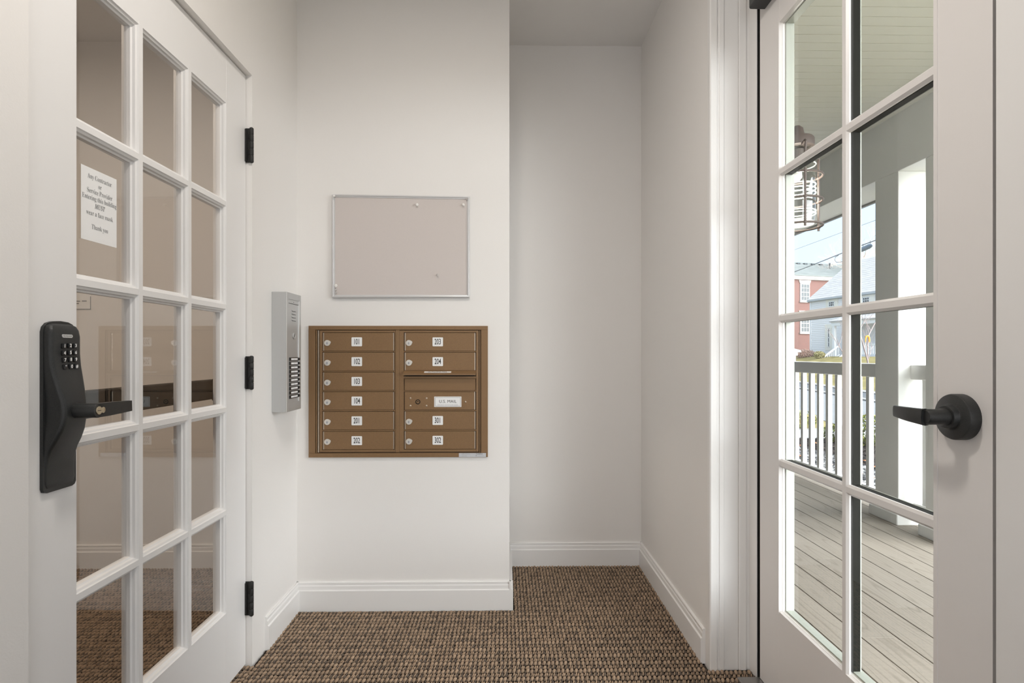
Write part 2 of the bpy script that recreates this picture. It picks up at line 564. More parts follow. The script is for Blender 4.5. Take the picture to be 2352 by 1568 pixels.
def carpet(name, label, boxes, seed=3, cut=None):
    r = np.random.default_rng(seed)
    seg = 7
    rings = [(1.0, 0.0), (0.97, 0.35), (0.72, 0.80), (0.30, 1.0)]
    unit = np.array([(a * math.cos(2 * PI * k / seg), a * math.sin(2 * PI * k / seg), h) for a, h in rings for k in range(seg)])
    fu = []
    for i in range(len(rings) - 1):
        for k in range(seg):
            l = (k + 1) % seg
            a, b, c, d = i * seg + k, i * seg + l, (i + 1) * seg + l, (i + 1) * seg + k
            fu += [(a, b, c), (a, c, d)]
    top = (len(rings) - 1) * seg
    for k in range(1, seg - 1):
        fu.append((top, top + k, top + k + 1))
    fu = np.array(fu)
    nub = []                    # x, y, rx, ry, h, lean, tone
    PX, PY = 0.0156, 0.0235
    for (x0, x1, y0, y1) in boxes:
        j = 0
        y = y1 - 0.006
        while y > y0:
            x = x0 + 0.006
            while x < x1 - 0.004:
                t = r.uniform(0.85, 1.15)
                if cut and x0 > -0.95 and x < cut[0] and y > cut[1]:
                    x += PX
                    continue
                if j % 2 == 0:
                    nub.append((x - 0.0012, y, 0.0070, 0.0108, 0.0082, 0.22, 0, t))
                    nub.append((x + 0.0066, y - 0.004, 0.0032, 0.0085, 0.0055, 0.22, 1, t))
                else:
                    nub.append((x - 0.0025, y, 0.0037, 0.0085, 0.0068, 0.35, 0, t))
                    nub.append((x + 0.0030, y - 0.001, 0.0036, 0.0082, 0.0064, 0.35, r.integers(0, 2), t))
                    nub.append((x + 0.0078, y - 0.004, 0.0026, 0.0075, 0.0045, 0.4, 1, t))
                x += PX
            y -= PY
            j += 1
    nub = np.array(nub)
    n = len(nub)
    nub[:, 0] += r.normal(0, 0.0007, n)
    nub[:, 1] += r.normal(0, 0.0010, n)
    hh = nub[:, 4] * r.uniform(0.85, 1.15, n)
    px = unit[None, :, 0] * nub[:, 2, None]
    py = unit[None, :, 1] * nub[:, 3, None]
    X = nub[:, 0, None] + px + py * nub[:, 5, None]
    Y = nub[:, 1, None] + py
    Z = unit[None, :, 2] * hh[:, None] - 0.001
    V = np.stack([X, Y, Z], -1).reshape(-1, 3)
    T = (fu[None] + (np.arange(n) * len(unit))[:, None, None]).reshape(-1, 3)
    cols = np.array([(0.385, 0.280, 0.195), (0.155, 0.122, 0.098)])
    cc = cols[nub[:, 6].astype(int)] * nub[:, 7, None]
    shade = np.repeat(np.array([1.0, 1.0, 1.0, 1.0]), seg)
    col = (cc[:, None, :] * shade[None, :, None]).reshape(-1, 3)
    me = bpy.data.meshes.new(name)
    nv = len(V)
    me.vertices.add(nv)
    me.vertices.foreach_set('co', V.ravel())
    me.loops.add(T.size)
    me.loops.foreach_set('vertex_index', T.ravel())
    me.polygons.add(len(T))
    me.polygons.foreach_set('loop_start', np.arange(0, T.size, 3))
    me.polygons.foreach_set('loop_total', np.full(len(T), 3))
    me.polygons.foreach_set('use_smooth', np.ones(len(T), bool))
    at = me.color_attributes.new('tone', 'FLOAT_COLOR', 'POINT')
    at.data.foreach_set('color', np.concatenate([col, np.ones((nv, 1))], 1).astype(np.float32).ravel())
    me.materials.append(M_CARPET)
    me.update(calc_edges=True)
    me.validate()
    o = bpy.data.objects.new(name, me)
    C.objects.link(o)
    return tag(o, label, 'carpet', kind='stuff')


carpet('carpet_pile', 'brown woven loop carpet covering the vestibule floor', [(XL + 0.014, XR - 0.012, 1.3, YA - 0.012), (XL - 0.11, XL + 0.012, 1.3, Y1B - 0.004), (XR - 0.012, XD - 0.006, 1.3, YR - 0.016)], 3, (XE + 0.014, YB - 0.014))
carpet('corridor_carpet_pile', 'dim brown loop carpet in the corridor behind the glazed door', [(-2.5, XL - 0.125, 1.2, YA - 0.012)], 5)

# ------------------------------------------------------------------ left glazed door (door_1)
d1 = thing('door_1', (XF1 - 0.022, Y1B, 0.008), 'white fifteen pane glazed door with a keypad lock, left side', kind='structure')
XB1 = XF1 - 0.044
XG1 = XF1 - 0.022
yc = [1.193, 1.4115, 1.630, 1.8487]
zc = [0.248, 0.591, 0.9335, 1.276, 1.619, 1.962]
BW, FW = 0.0195, 0.0075          # half base (at glass), half face


def half_prof(c, s):
    """moulded sash profile points (offset coordinate, x) of one side of a bar, from face to glass"""
    return [(c + s * FW, XF1), (c + s * (FW + 0.002), XF1 - 0.0035), (c + s * (FW + 0.0065), XF1 - 0.006), (c + s * (FW + 0.008), XF1 - 0.012), (c + s * BW, XF1 - 0.0145), (c + s * BW, XG1)]


def bar_poly(c):                 # closed polygon in (offset, x)
    a = half_prof(c, 1)
    b = half_prof(c, -1)
    fr = b[::-1] + a
    bk = [(o, 2 * XG1 - x) for o, x in fr[::-1]]
    return fr + bk[1:-1]


def edge_poly(c, outer, s):      # stile or rail: straight outer edge, moulded inner edge on side s
    a = half_prof(c, s)
    bk = [(o, 2 * XG1 - x) for o, x in a[::-1]][1:]
    return [(outer, XF1)] + a + bk + [(outer, XB1)]


def vbar(mb, poly, z0, z1):      # poly (y, x)
    return mb.prism([(x, y) for y, x in poly], 'Z', z0, z1)


def hbar(mb, poly, y0, y1, mid=None):      # poly (z, x); faces a hair behind those of the uprights
    if mid is None:
        mid = XG1 if poly[0][1] < 0 else XD + 0.02
    e = 0.0004
    return mb.prism([(x - e if x > mid else x + e, z) for z, x in poly], 'Y', y0, y1)


mb = MB()
vbar(mb, edge_poly(yc[0], Y1A, 1), 0.01, ZD1)
vbar(mb, edge_poly(yc[3], Y1B, -1), 0.01, ZD1)
hbar(mb, edge_poly(zc[0], 0.010, 1), yc[0] - 0.02, yc[3] + 0.02)
hbar(mb, edge_poly(zc[5], ZD1 - 0.0005, -1), yc[0] - 0.02, yc[3] + 0.02)
mb.build('door_leaf', M_DOOR, d1)
for y in yc[1:3]:
    vbar(MB(), bar_poly(y), zc[0], zc[5]).build('glazing_bar', M_DOOR, d1)
for z in zc[1:5]:
    hbar(MB(), bar_poly(z), yc[0], yc[3]).build('glazing_bar', M_DOOR, d1)
for i in range(3):
    for j in range(5):
        ym_ = (yc[i] + yc[i + 1]) / 2         # panes sit a hair askew in their rebates
        MT = Matrix.Translation((XG1, ym_, 0)) @ Matrix.Rotation(-0.019, 4, 'Z') @ Matrix.Translation((-XG1, -ym_, 0))
        MB(MT).box(XG1 - 0.003, XG1 + 0.003, yc[i] + BW - 0.002, yc[i + 1] - BW + 0.002, zc[j] + BW - 0.002, zc[j + 1] - BW + 0.002).build('pane', M_GLASS1, d1)
# hinges
for v0, v1 in ((297, 375), (818, 893), (1333, 1410)):
    zt = EYE + (HY - v0) * 1.972 / F
    zb = EYE + (HY - v1) * 1.972 / F
    h = MB().box(XF1 - 0.002, XL + 0.002, Y1B - 0.001, Y1B + 0.0035, zb, zt, bev=0.0008)
    h.box(XF1 - 0.001, XF1 + 0.006, Y1B - 0.006, Y1B + 0.001, zb + 0.003, zt - 0.004)
    n = 5
    L = (zt - zb) / n
    for k in range(n):
        h.lathe([(0.0068, 0.0006), (0.0074, 0.0016), (0.0074, L - 0.0016), (0.0068, L - 0.0006)], (XL + 0.0005, Y1B - 0.002, zb + k * L), (0, 0, 1), 14)
    h.lathe([(0.004, -0.002), (0.0062, 0.0), (0.0062, zt - zb), (0.004, zt - zb + 0.002)], (XL + 0.0005, Y1B - 0.002, zb), (0, 0, 1), 12)
    for k in (0.22, 0.66):
        z = zb + (zt - zb) * k
        h.box(XL - 0.008, XL - 0.0035, Y1B - 0.008, Y1B - 0.0005, z, z + 0.018, 1)
    h.build('hinge', [M_HINGE, M_DARK], d1, smooth=40)

# keypad lock on the left door
prof = [(1.181, 0.003, 1.112, 1.156), (1.180, 0.012, 1.105, 1.162), (1.176, 0.017, 1.098, 1.168), (1.168, 0.0195, 1.094, 1.172), (1.155, 0.021, 1.093, 1.1735), (1.12, 0.021, 1.093, 1.1735),
        (1.095, 0.0235, 1.093, 1.173), (1.075, 0.028, 1.0935, 1.1715), (1.05, 0.0355, 1.095, 1.167), (1.025, 0.0425, 1.0965, 1.162), (1.005, 0.045, 1.097, 1.160), (0.985, 0.0435, 1.0965, 1.161),
        (0.965, 0.0375, 1.095, 1.165), (0.945, 0.027, 1.0935, 1.170), (0.928, 0.0165, 1.093, 1.173), (0.912, 0.011, 1.093, 1.1735), (0.89, 0.0085, 1.093, 1.1735), (0.862, 0.008, 1.093, 1.1735),
        (0.853, 0.0072, 1.096, 1.170), (0.848, 0.0045, 1.101, 1.165), (0.846, 0.002, 1.106, 1.160)]


def lock_ring(z, d, yn, yf):
    r = min(0.0085, d * 0.75)
    pts = [(0.0, yn - 0.0005)]
    for k in range(5):
        q = PI / 2 * k / 4
        pts.append((d - r + r * math.sin(q), yn + r - r * math.cos(q)))
    for k in range(5):
        q = PI / 2 * k / 4
        pts.append((d - r + r * math.cos(q), yf - r + r * math.sin(q)))
    pts.append((0.0, yf + 0.0005))
    return [(XF1 + a, b, z) for a, b in pts]


ML = Matrix(((1, 0, 0, 0), (0, 1, 0, 0.0153), (0, 0, 1.0137, -0.0137 * EYE), (0, 0, 0, 1)))
lock = MB(ML)
rings = [lock_ring(*p) for p in prof]
nn = len(rings[0])
vs = [p for r in rings for p in r]
fs = []
for i in range(len(rings) - 1):
    for k in range(nn):
        l = (k + 1) % nn
        fs.append((i * nn + k, i * nn + l, (i + 1) * nn + l, (i + 1) * nn + k))
fs.append(tuple(range(nn)))
fs.append(tuple(range((len(rings) - 1) * nn, len(rings) * nn)))
lock.add(vs, fs)
bp = [(1.115, 1.1850), (1.135, 1.1865), (1.155, 1.1850), (1.166, 1.181), (1.173, 1.174), (1.1755, 1.165), (1.1755, 0.852), (1.172, 0.846), (1.165, 0.8435), (1.101, 0.8435), (1.094, 0.846), (1.091, 0.853), (1.091, 1.163), (1.094, 1.173), (1.102, 1.181)]
lock.prism(bp, 'X', XF1, XF1 + 0.0065)
lk = lock.build('keypad_lock', M_BLACK, d1, smooth=35)
tag(lk, 'black keypad lock with a wavy cover')
kx = XF1 + 0.021
digits = ['1', '2', '3', '4', '5', '6', '7', '8', '9', '*', '0', '#']
for k in range(12):
    y = (1.1225, 1.1378, 1.1515)[k % 3]
    z = (1.1365, 1.1222, 1.1080, 1.0938)[k // 3] - 0.001 * (k % 3 == 0)
    ex = 0.0025 if k // 3 == 3 else (0.0008 if k // 3 == 2 else 0)
    b = MB(ML).box(kx - 0.002 + ex * 0, kx + 0.0038 + ex, y - 0.0052, y + 0.0052, z - 0.0052, z + 0.0052, 0, bev=0.002, seg=2)
    b.text(digits[k], 0.0095, (kx + 0.0041 + ex, y, z), (0, 1, 0), (0, 0, 1), 1, bold=0.0003)
    b.build('key_button', [M_KEY, M_LABEL], lk, smooth=40)
b = MB(ML).prism([(1.1215, 1.1525), (1.1445, 1.1525), (1.1465, 1.1550), (1.1465, 1.1570), (1.1445, 1.1592), (1.1215, 1.1592), (1.1195, 1.1570), (1.1195, 1.1550)], 'X', kx - 0.002, kx + 0.0012)
b.text('SCHLAGE', 0.0052, (kx + 0.0014, 1.133, 1.1558), (0, 1, 0), (0, 0, 1), 1, bold=0.0001)
tag(b.build('badge', [M_ALUB, M_INKG], lk), 'small silver maker badge')
XLV = -0.834
lv = MB(ML).lathe([(0.0185, 0), (0.0185, 0.004), (0.0155, 0.008), (0.0148, 0.012), (0.0148, XLV - XF1 - 0.036), (0.0138, XLV - XF1 - 0.0345)], (XF1 + 0.034, 1.1285, 1.0045), (1, 0, 0), 28)
lv.prism([(1.1285, 0.9905), (1.1285, 1.0185), (1.16, 1.0185), (1.229, 1.0165), (1.230, 0.9935), (1.16, 0.9905)], 'X', XLV - 0.012, XLV - 0.0005)
lvo = tag(lv.build('lever_handle', M_BLACK, lk, smooth=35), 'black lever pointing to the hinges')
key = MB(ML).lathe([(0.0085, 0), (0.0085, 0.0012), (0.0078, 0.0018)], (XLV - 0.001, 1.1285, 1.0045), (1, 0, 0), 24)
key.lathe([(0.0062, 0), (0.0062, 0.001), (0.0055, 0.0014)], (XLV - 0.001, 1.1405, 1.0045), (1, 0, 0), 20)
key.box(XLV + 0.0006, XLV + 0.0011, 1.1235, 1.1330, 1.0040, 1.0050, 1)
tag(key.build('key_core', [M_BRASS, M_DARK], lk, smooth=40), 'brass figure eight key core')
# exit bar on the corridor face
eb = MB().box(-1.035, -0.990, Y1A + 0.06, Y1B - 0.03, 0.965, 1.030, bev=0.004)
eb.box(-1.040, -1.033, Y1A + 0.2, Y1B - 0.12, 0.972, 1.000)
eb.box(-0.992, XB1, Y1A + 0.02, Y1A + 0.10, 0.95, 1.05, bev=0.004).box(-0.992, XB1, Y1B - 0.10, Y1B - 0.03, 0.96, 1.035, bev=0.004)
tag(eb.build('exit_bar', mat('matt_black_bar', (0.006, 0.007, 0.007), 0.7, spec=0.15), d1), 'black push bar seen through the panes')

# paper notice taped on the glass
nt_ = thing('notice', (XG1 + 0.0052, 1.292, 1.377), 'white paper notice about face masks taped on the left door glass', 'notice')
ny0, ny1, nz0, nz1 = 1.236, 1.3484, 1.377, 1.543
MB().box(XG1 + 0.0042, XG1 + 0.0047, ny0, ny1, nz0, nz1).build('sheet', M_PAPER, nt_)
UPB = {**{c: chr(0x1D400 + i) for i, c in enumerate('ABCDEFGHIJKLMNOPQRSTUVWXYZ')}, **{c: chr(0x1D41A + i) for i, c in enumerate('abcdefghijklmnopqrstuvwxyz')}}
UPI = {c: chr(0x1D468 + i) for i, c in enumerate('ABCDEFGHIJKLMNOPQRSTUVWXYZ')}


def serif(s, table):
    return ''.join(table.get(c, c) for c in s)


lines = [('Any Contractor', 0.115, UPB), ('or', 0.215, UPB), ('Service Provider', 0.31, UPB), ('Entering this building', 0.405, UPB), ('MUST', 0.505, UPI), ('wear a face mask', 0.615, UPB), ('Thank you', 0.80, UPB)]
for s, fz, tb in lines:
    t = MB().text(serif(s, tb), 0.0158, (XG1 + 0.0050, (ny0 + ny1) / 2 + 0.001, nz1 - fz * (nz1 - nz0)), (0, 1, 0), (0, 0, 1), 0, sx=0.72, bold=-0.00012 if tb is UPB else 0.0001)
    t.build('text_line', M_INKG, nt_, fix=False)

# small framed sign on the corridor end wall, half hidden by the door stile
xs1 = on_y(210, 700, YA).x
sg = thing('wall_sign', (xs1 - 0.06, YA, 1.35), 'small pale sign with dark outline on the corridor end wall', 'sign')
MB().box(xs1 - 0.13, xs1, YA - 0.003, YA, 1.350, 1.432, bev=0.001).build('plate', M_LABEL, sg)
b = MB()
for (x0, x1, z0, z1) in ((xs1 - 0.128, xs1 - 0.001, 1.3505, 1.3535), (xs1 - 0.004, xs1 - 0.001, 1.3505, 1.418), (xs1 - 0.128, xs1 - 0.125, 1.3505, 1.431)):
    b.box(x0, x1, YA - 0.0038, YA - 0.003, z0, z1)
for x0, x1, z in ((0.110, 0.105, 1.392), (0.095, 0.080, 1.392), (0.074, 0.056, 1.393), (0.046, 0.022, 1.394), (0.110, 0.062, 1.381)):
    b.box(xs1 - x0, xs1 - x1, YA - 0.0038, YA - 0.003, z - 0.0025, z + 0.0025)
b.build('outline', M_INKG, sg)

# ------------------------------------------------------------------ entrance door (door_2)
d2 = thing('door_2', (XD + 0.02, Y2B, 0.012), 'white eight pane glazed entrance door with a black lever, right side', kind='structure')
X2B = XD + 0.043
XG2 = XD + 0.0135
yg0 = on_x(2145, 800, XD).y
yg1 = on_x(1790, 800, XD).y
ym = on_x(1938, 800, XD).y
zg0 = 0.300
zg1 = 2.172
zm = [1.697, 1.232, 0.773]


def frame_poly(face_edge, outer, s):
    return [(outer, XD), (face_edge - s * 0.0, XD), (face_edge + s * 0.0025, XD + 0.007), (face_edge + s * 0.004, XD + 0.0095), (face_edge + s * 0.004, XD + 0.034), (face_edge + s * 0.001, X2B), (outer, X2B)]


mb = MB()
vbar(mb, frame_poly(yg0, Y2A, 1), 0.014, DZ2)
vbar(mb, frame_poly(yg1, Y2B, -1), 0.014, DZ2)
hbar(mb, frame_poly(zg0, 0.0145, 1), yg0 - 0.02, yg1 + 0.02)
hbar(mb, frame_poly(zg1, DZ2 - 0.0005, -1), yg0 - 0.02, yg1 + 0.02)
mb.build('door_leaf', M_DOOR2, d2)
# thin planted bead line round the glass
bd = MB()
bd.box(XD - 0.0015, XD + 0.001, yg0 - 0.010, yg0 - 0.0005, zg0 - 0.010, zg1 + 0.010).box(XD - 0.0015, XD + 0.001, yg1 + 0.0005, yg1 + 0.006, zg0 - 0.010, zg1 + 0.010)
bd.build('glazing_bead', M_DOOR2, d2)


def muntin_poly(c, hw=0.0135):
    return [(c - hw * 0.55, XD + 0.0005), (c + hw * 0.55, XD + 0.0005), (c + hw, XD + 0.006), (c + hw, XG2 - 0.0035), (c - hw, XG2 - 0.0035), (c - hw, XD + 0.006)]


def out_poly(c, hw=0.0125):
    return [(c - hw, XG2 + 0.0215), (c + hw, XG2 + 0.0215), (c + hw, XG2 + 0.0235), (c + hw * 0.6, XG2 + 0.0275), (c - hw * 0.6, XG2 + 0.0275), (c - hw, XG2 + 0.0235)]


def sp_poly(c, hw=0.0115):
    return [(c - hw, XG2 + 0.0035), (c + hw, XG2 + 0.0035), (c + hw, XG2 + 0.0215), (c - hw, XG2 + 0.0215)]


vbar(MB(), muntin_poly(ym), zg0, zg1).build('glazing_bar', M_DOOR2, d2)
vbar(MB(), out_poly(ym), zg0, zg1).build('outer_glazing_bar', M_SAGE, d2)
vbar(MB(), sp_poly(ym), zg0, zg1).build('spacer_bar', M_SPACER, d2)
for z in zm:
    hbar(MB(), muntin_poly(z), yg0, yg1).build('glazing_bar', M_DOOR2, d2)
    hbar(MB(), out_poly(z), yg0, yg1).build('outer_glazing_bar', M_SAGE, d2)
    hbar(MB(), sp_poly(z), yg0, yg1).build('spacer_bar', M_SPACER, d2)
zz = [zg0] + zm[::-1] + [zg1]
for i in range(4):
    for a, b in ((yg0, ym), (ym, yg1)):
        MB().box(XG2 - 0.003, XG2 + 0.003, a + 0.002, b - 0.002, zz[i] + 0.002, zz[i + 1] - 0.002).build('pane', M_GLASS2, d2)
sg_ = MB()
sg_.box(XG2 + 0.004, X2B + 0.0006, yg1 - 0.0085, yg1 - 0.0030, zg0, zg1).box(XG2 + 0.004, X2B + 0.0006, yg0 + 0.0030, yg0 + 0.0085, zg0, zg1)
sg_.box(XG2 + 0.0042, X2B + 0.0004, yg0, yg1, zg0 + 0.0030, zg0 + 0.0085).box(XG2 + 0.0042, X2B + 0.0004, yg0, yg1, zg1 - 0.0085, zg1 - 0.0030)
tag(sg_.build('outer_stop', M_SAGE, d2), 'sage grey outer glazing stop')
# lever set
pr = on_x(2210, 957, XD)
ry, rz = pr.y, pr.z
hs = MB().lathe([(0.0438, 0), (0.0438, 0.017), (0.0425, 0.020), (0.0405, 0.0212), (0.027, 0.0225), (0.0245, 0.024), (0.023, 0.030), (0.0215, 0.033), (0.019, 0.0335)], (XD, ry, rz), (-1, 0, 0), 48)
hso = tag(hs.build('lever_rose', M_BLACK, d2, smooth=35), 'round black lever rose')
lv = MB().lathe([(0.0165, 0.028), (0.0165, 0.04), (0.015, 0.044), (0.015, 0.066), (0.012, 0.071)], (XD, ry, rz), (-1, 0, 0), 28)
XLR = XD - 0.068
tip = on_x(2056, 958, XLR)
root = ry + 0.004
n = 9
vs, fs = [], []
for i in range(n):
    t = i / (n - 1)
    y = root + (tip.y - root) * t
    hz = 0.0165 * (1 - t) + 0.0115 * t
    zc_ = rz - 0.001 + 0.0035 * t
    dx = 0.0085 * (1 - t) + 0.005 * t
    bow = -0.004 * math.sin(PI * t)
    for k in range(12):
        q = 2 * PI * k / 12
        cx, cz = math.cos(q), math.sin(q)
        cx = math.copysign(abs(cx) ** 0.5, cx)
        cz = math.copysign(abs(cz) ** 0.5, cz)
        vs.append((XLR + bow + cx * dx, y, zc_ + cz * hz))
for i in range(n - 1):
    for k in range(12):
        l = (k + 1) % 12
        fs.append((i * 12 + k, i * 12 + l, (i + 1) * 12 + l, (i + 1) * 12 + k))
fs += [tuple(range(12)), tuple(range((n - 1) * 12, n * 12))]
lv.add(vs, fs)
tag(lv.build('lever_handle', M_BLACK, d2, smooth=40), 'black lever pointing into the glass')

# door closer at the hinge top
pc = on_x(1757, 21, XD)
dc = thing('door_closer', (XD - 0.03, pc.y, pc.z), 'black door closer over the hinge corner of the entrance door', 'door closer')
zc0 = pc.z
xci = on_y(1721, 21, pc.y).x
b = MB()
b.prism([(XD - 0.0006, zc0), (xci + 0.006, zc0), (xci + 0.0015, zc0 + 0.0015), (xci, zc0 + 0.006), (xci, zc0 + 0.07), (XD - 0.0006, zc0 + 0.07)], 'Y', pc.y - 0.28, pc.y)
b.build('closer_body', M_BLACK, dc)
MB().box(XD - 0.040, XD - 0.028, 1.25, 1.66, zc0 + 0.0702, zc0 + 0.084, bev=0.003).build('closer_arm', M_BLACK, dc)

# ------------------------------------------------------------------ mailbox unit
YM = YB - 0.012                      # face of the surround


def mx(u):
    return on_y(u, 850, YM).x


def mz(v):
    return on_y(914, v, YM).z


mu = thing('mailbox_unit', (mx(914), YB, mz(1050)), 'bronze wall mailbox with ten numbered doors and an outgoing mail slot', 'mailbox')
b = MB()
b.box(mx(708.5), mx(1120.5), YM, YB + 0.0, mz(757.3), mz(748), bev=0.0012)
b.box(mx(708.5), mx(1120.5), YM, YB, mz(1050), mz(1040.3), bev=0.0012)
b.box(mx(708.5), mx(723.8), YM + 0.0004, YB, mz(1040.3), mz(757.3), bev=0.0012)
b.box(mx(1104.8), mx(1120.5), YM + 0.0004, YB, mz(1040.3), mz(757.3), bev=0.0012)
b.build('surround', M_BRONZE, mu)
b = MB().box(mx(723.8), mx(1104.8), YB - 0.0015, YB - 0.0003, mz(1040.3), mz(757.3))
b.build('housing', M_BRONZED, mu)
YFR = YB - 0.0095                    # face of the column frames
YDR = YB - 0.0065                    # face of the small doors
rows_l = [(763.5, 805.5), (809, 851), (854.6, 896), (899.6, 941.2), (945, 986.8), (990.6, 1032.3)]
rows_r = [(763.5, 805.5), (809, 850.4), (869.6, 896.6), (899.6, 941.4), (944.6, 986.5), (990.2, 1031.8)]
# column frames, with bars between the doors
b = MB()
top, bot = 758.9, 1037.6
b.box(mx(733.5), mx(739.5), YFR, YB - 0.0015, mz(bot), mz(top), bev=0.0006)
b.box(mx(906.3), mx(908.0), YFR, YB - 0.0015, mz(bot), mz(top))
b.box(mx(739.5), mx(906.3), YFR, YB - 0.0015, mz(rows_l[0][0] - 0.6), mz(top), bev=0.0006)
b.box(mx(739.5), mx(906.3), YFR, YB - 0.0015, mz(bot), mz(rows_l[5][1] + 0.7), bev=0.0006)
for i in range(5):
    b.box(mx(739.5), mx(906.3), YFR + 0.0005, YB - 0.0015, mz(rows_l[i + 1][0] - 1.0), mz(rows_l[i][1] + 0.5), bev=0.0006)
b.box(mx(729.6), mx(731.8), YFR + 0.002, YB - 0.0015, mz(1038.5), mz(758.6), 1)
b.box(mx(725.2), mx(727.2), YFR + 0.001, YB - 0.0015, mz(1039.5), mz(758.2))
b.build('left_column_frame', [M_BRONZE, M_BARE], mu)
b = MB()
b.box(mx(908.6), mx(917.2), YFR - 0.001, YB - 0.0015, mz(1038.6), mz(757.5), bev=0.001)
b.box(mx(917.4), mx(927.0), YFR, YB - 0.0015, mz(bot), mz(top), bev=0.0006)
b.build('centre_post', M_BRONZE, mu)
b = MB()
b.box(mx(1093.6), mx(1099.2), YFR, YB - 0.0015, mz(bot), mz(top), bev=0.0006)
b.box(mx(927.0), mx(1093.6), YFR, YB - 0.0015, mz(762.9), mz(top), bev=0.0006)
b.box(mx(927.0), mx(1093.6), YFR, YB - 0.0015, mz(bot), mz(1032.6), bev=0.0006)
for v0, v1 in ((806.0, 808.2), (864.0, 869.2), (897.0, 899.0), (942.0, 943.9), (987.0, 989.4)):
    b.box(mx(927.0), mx(1093.6), YFR + 0.0005, YB - 0.0015, mz(v1), mz(v0), bev=0.0006)
b.box(mx(1101.2), mx(1103.0), YFR + 0.001, YB - 0.0015, mz(1039.5), mz(758.2))
b.build('right_column_frame', M_BRONZE, mu)


def small_door(u0, u1, v0, v1, number, cu):
    o = MB()
    z0, z1 = mz(v1), mz(v0)
    o.box(mx(u0 + 3.4), mx(u1 - 3.4), YDR, YB - 0.0015, z0, z1, 0, bev=0.0008)
    o.box(mx(u0 + 1.2), mx(u0 + 3.2), YDR + 0.001, YB - 0.0015, z0 + 0.001, z1 - 0.001, 1)  # raw metal lips, lightened for the highlight along the door edges
    o.box(mx(u1 - 3.2), mx(u1 - 1.4), YDR + 0.001, YB - 0.0015, z0 + 0.001, z1 - 0.001, 1)
    dd = o.build('mail_door', [M_BRONZE, M_BARE], mu)
    x, z = mx(u0 + 11.0), mz(v0 + 23.8)
    # round cam lock with a teardrop shield
    t = MB()
    ring = [(math.cos(2 * PI * k / 28), math.sin(2 * PI * k / 28)) for k in range(28)]
    pts = []
    for cx, cz in ring:
        q = math.atan2(cz, cx)
        r = 0.0128 + 0.0028 * max(0, math.cos(q - 0.30)) ** 12
        pts.append((x + r * cx, z + r * cz))
    t.prism(pts, 'Y', YDR - 0.0035, YDR)
    t.lathe([(0.0072, 0), (0.0072, 0.0010), (0.0066, 0.0016)], (x, YDR - 0.0033, z - 0.0015), (0, -1, 0), 20)
    t.lathe([(0.0050, 0), (0.0050, 0.0004)], (x, YDR - 0.0048, z - 0.0015), (0, -1, 0), 18, 1)
    t.box(x - 0.0007, x + 0.0007, YDR - 0.0056, YDR - 0.0050, z - 0.0058, z + 0.0028, 2)
    t.build('cam_lock', [M_SILVER, M_STICK, M_DARK], dd, smooth=40)
    cx_, cz_ = mx(cu), mz(v0 + 21.2)
    p = MB()
    w, h, r = 0.0228, 0.0195, 0.003
    pl = []
    for sx, sz, q0 in ((1, 1, 0), (-1, 1, PI / 2), (-1, -1, PI), (1, -1, 1.5 * PI)):
        for k in range(4):
            q = q0 + PI / 2 * k / 3
            pl.append((cx_ + sx * (w - r) + r * math.cos(q), cz_ + sz * (h - r) + r * math.sin(q)))
    p.prism(pl, 'Y', YDR - 0.0010, YDR)
    p.text(number, 0.0345, (cx_, YDR - 0.0014, cz_ - 0.0005), (1, 0, 0), (0, 0, 1), 1, sx=0.56, bold=0.0003)
    p.build('number_label', [M_LABEL, M_INK], dd)
    return dd


for (v0, v1), nmb in zip(rows_l, ('101', '102', '103', '104', '201', '202')):
    small_door(740.0, 905.6, v0, v1, nmb, 818.8)
for (v0, v1), nmb in ((rows_r[0], '203'), (rows_r[1], '204'), (rows_r[4], '301'), (rows_r[5], '302')):
    small_door(927.8, 1093.0, v0, v1, nmb, 1005.2)
# outgoing mail hood, slot and blank panel
pn = MB().box(mx(928.5), mx(1092.5), YDR + 0.001, YB - 0.0015, mz(896.4), mz(869.8), bev=0.0006)
pn.build('blank_panel', M_BRONZE, mu)
hd = MB()
za, zb_ = mz(850.6), mz(864.2)
YH = YFR - 0.026
zf = za - 0.0135
hd.prism([(YB - 0.0015, za), (YFR + 0.0005, za), (YH, zf), (YH, zf - 0.006), (YH + 0.002, zf - 0.006), (YFR, za - 0.011), (YB - 0.0015, za - 0.011)], 'X', mx(927.5), mx(1093.2))
hdo = hd.build('outgoing_hood', M_BRONZE, mu)
sl = MB().box(mx(931), mx(1090), YFR + 0.0002, YFR + 0.0012, mz(864.0), mz(858.5), 0)
sl.build('mail_slot', M_DARK, mu)
hl = MB()
nrm = Vector((0, -(za - zf), -(YFR - YH))).normalized()
sd = Vector((0, YH - YFR, zf - za)).normalized()
c0 = Vector((mx(1006), YFR + 0.0005, za)) + sd * 0.0150
up_n = Vector((0, sd.z, -sd.y))
if up_n.z < 0:
    up_n = -up_n
w_, h_ = 0.0585, 0.0058
q = [c0 + Vector((sx * w_, 0, 0)) - sd * (sz * h_) + up_n * 0.0004 for sx, sz in ((-1, -1), (1, -1), (1, 1), (-1, 1))]
hl.add(q, [(0, 1, 2, 3)], 0)
hl.text('OUTGOING MAIL', 0.0125, c0 + up_n * 0.0008, (1, 0, 0), -sd, 1, sx=0.85)
hl.build('hood_label', [M_LABEL, M_INK], hdo, fix=False)
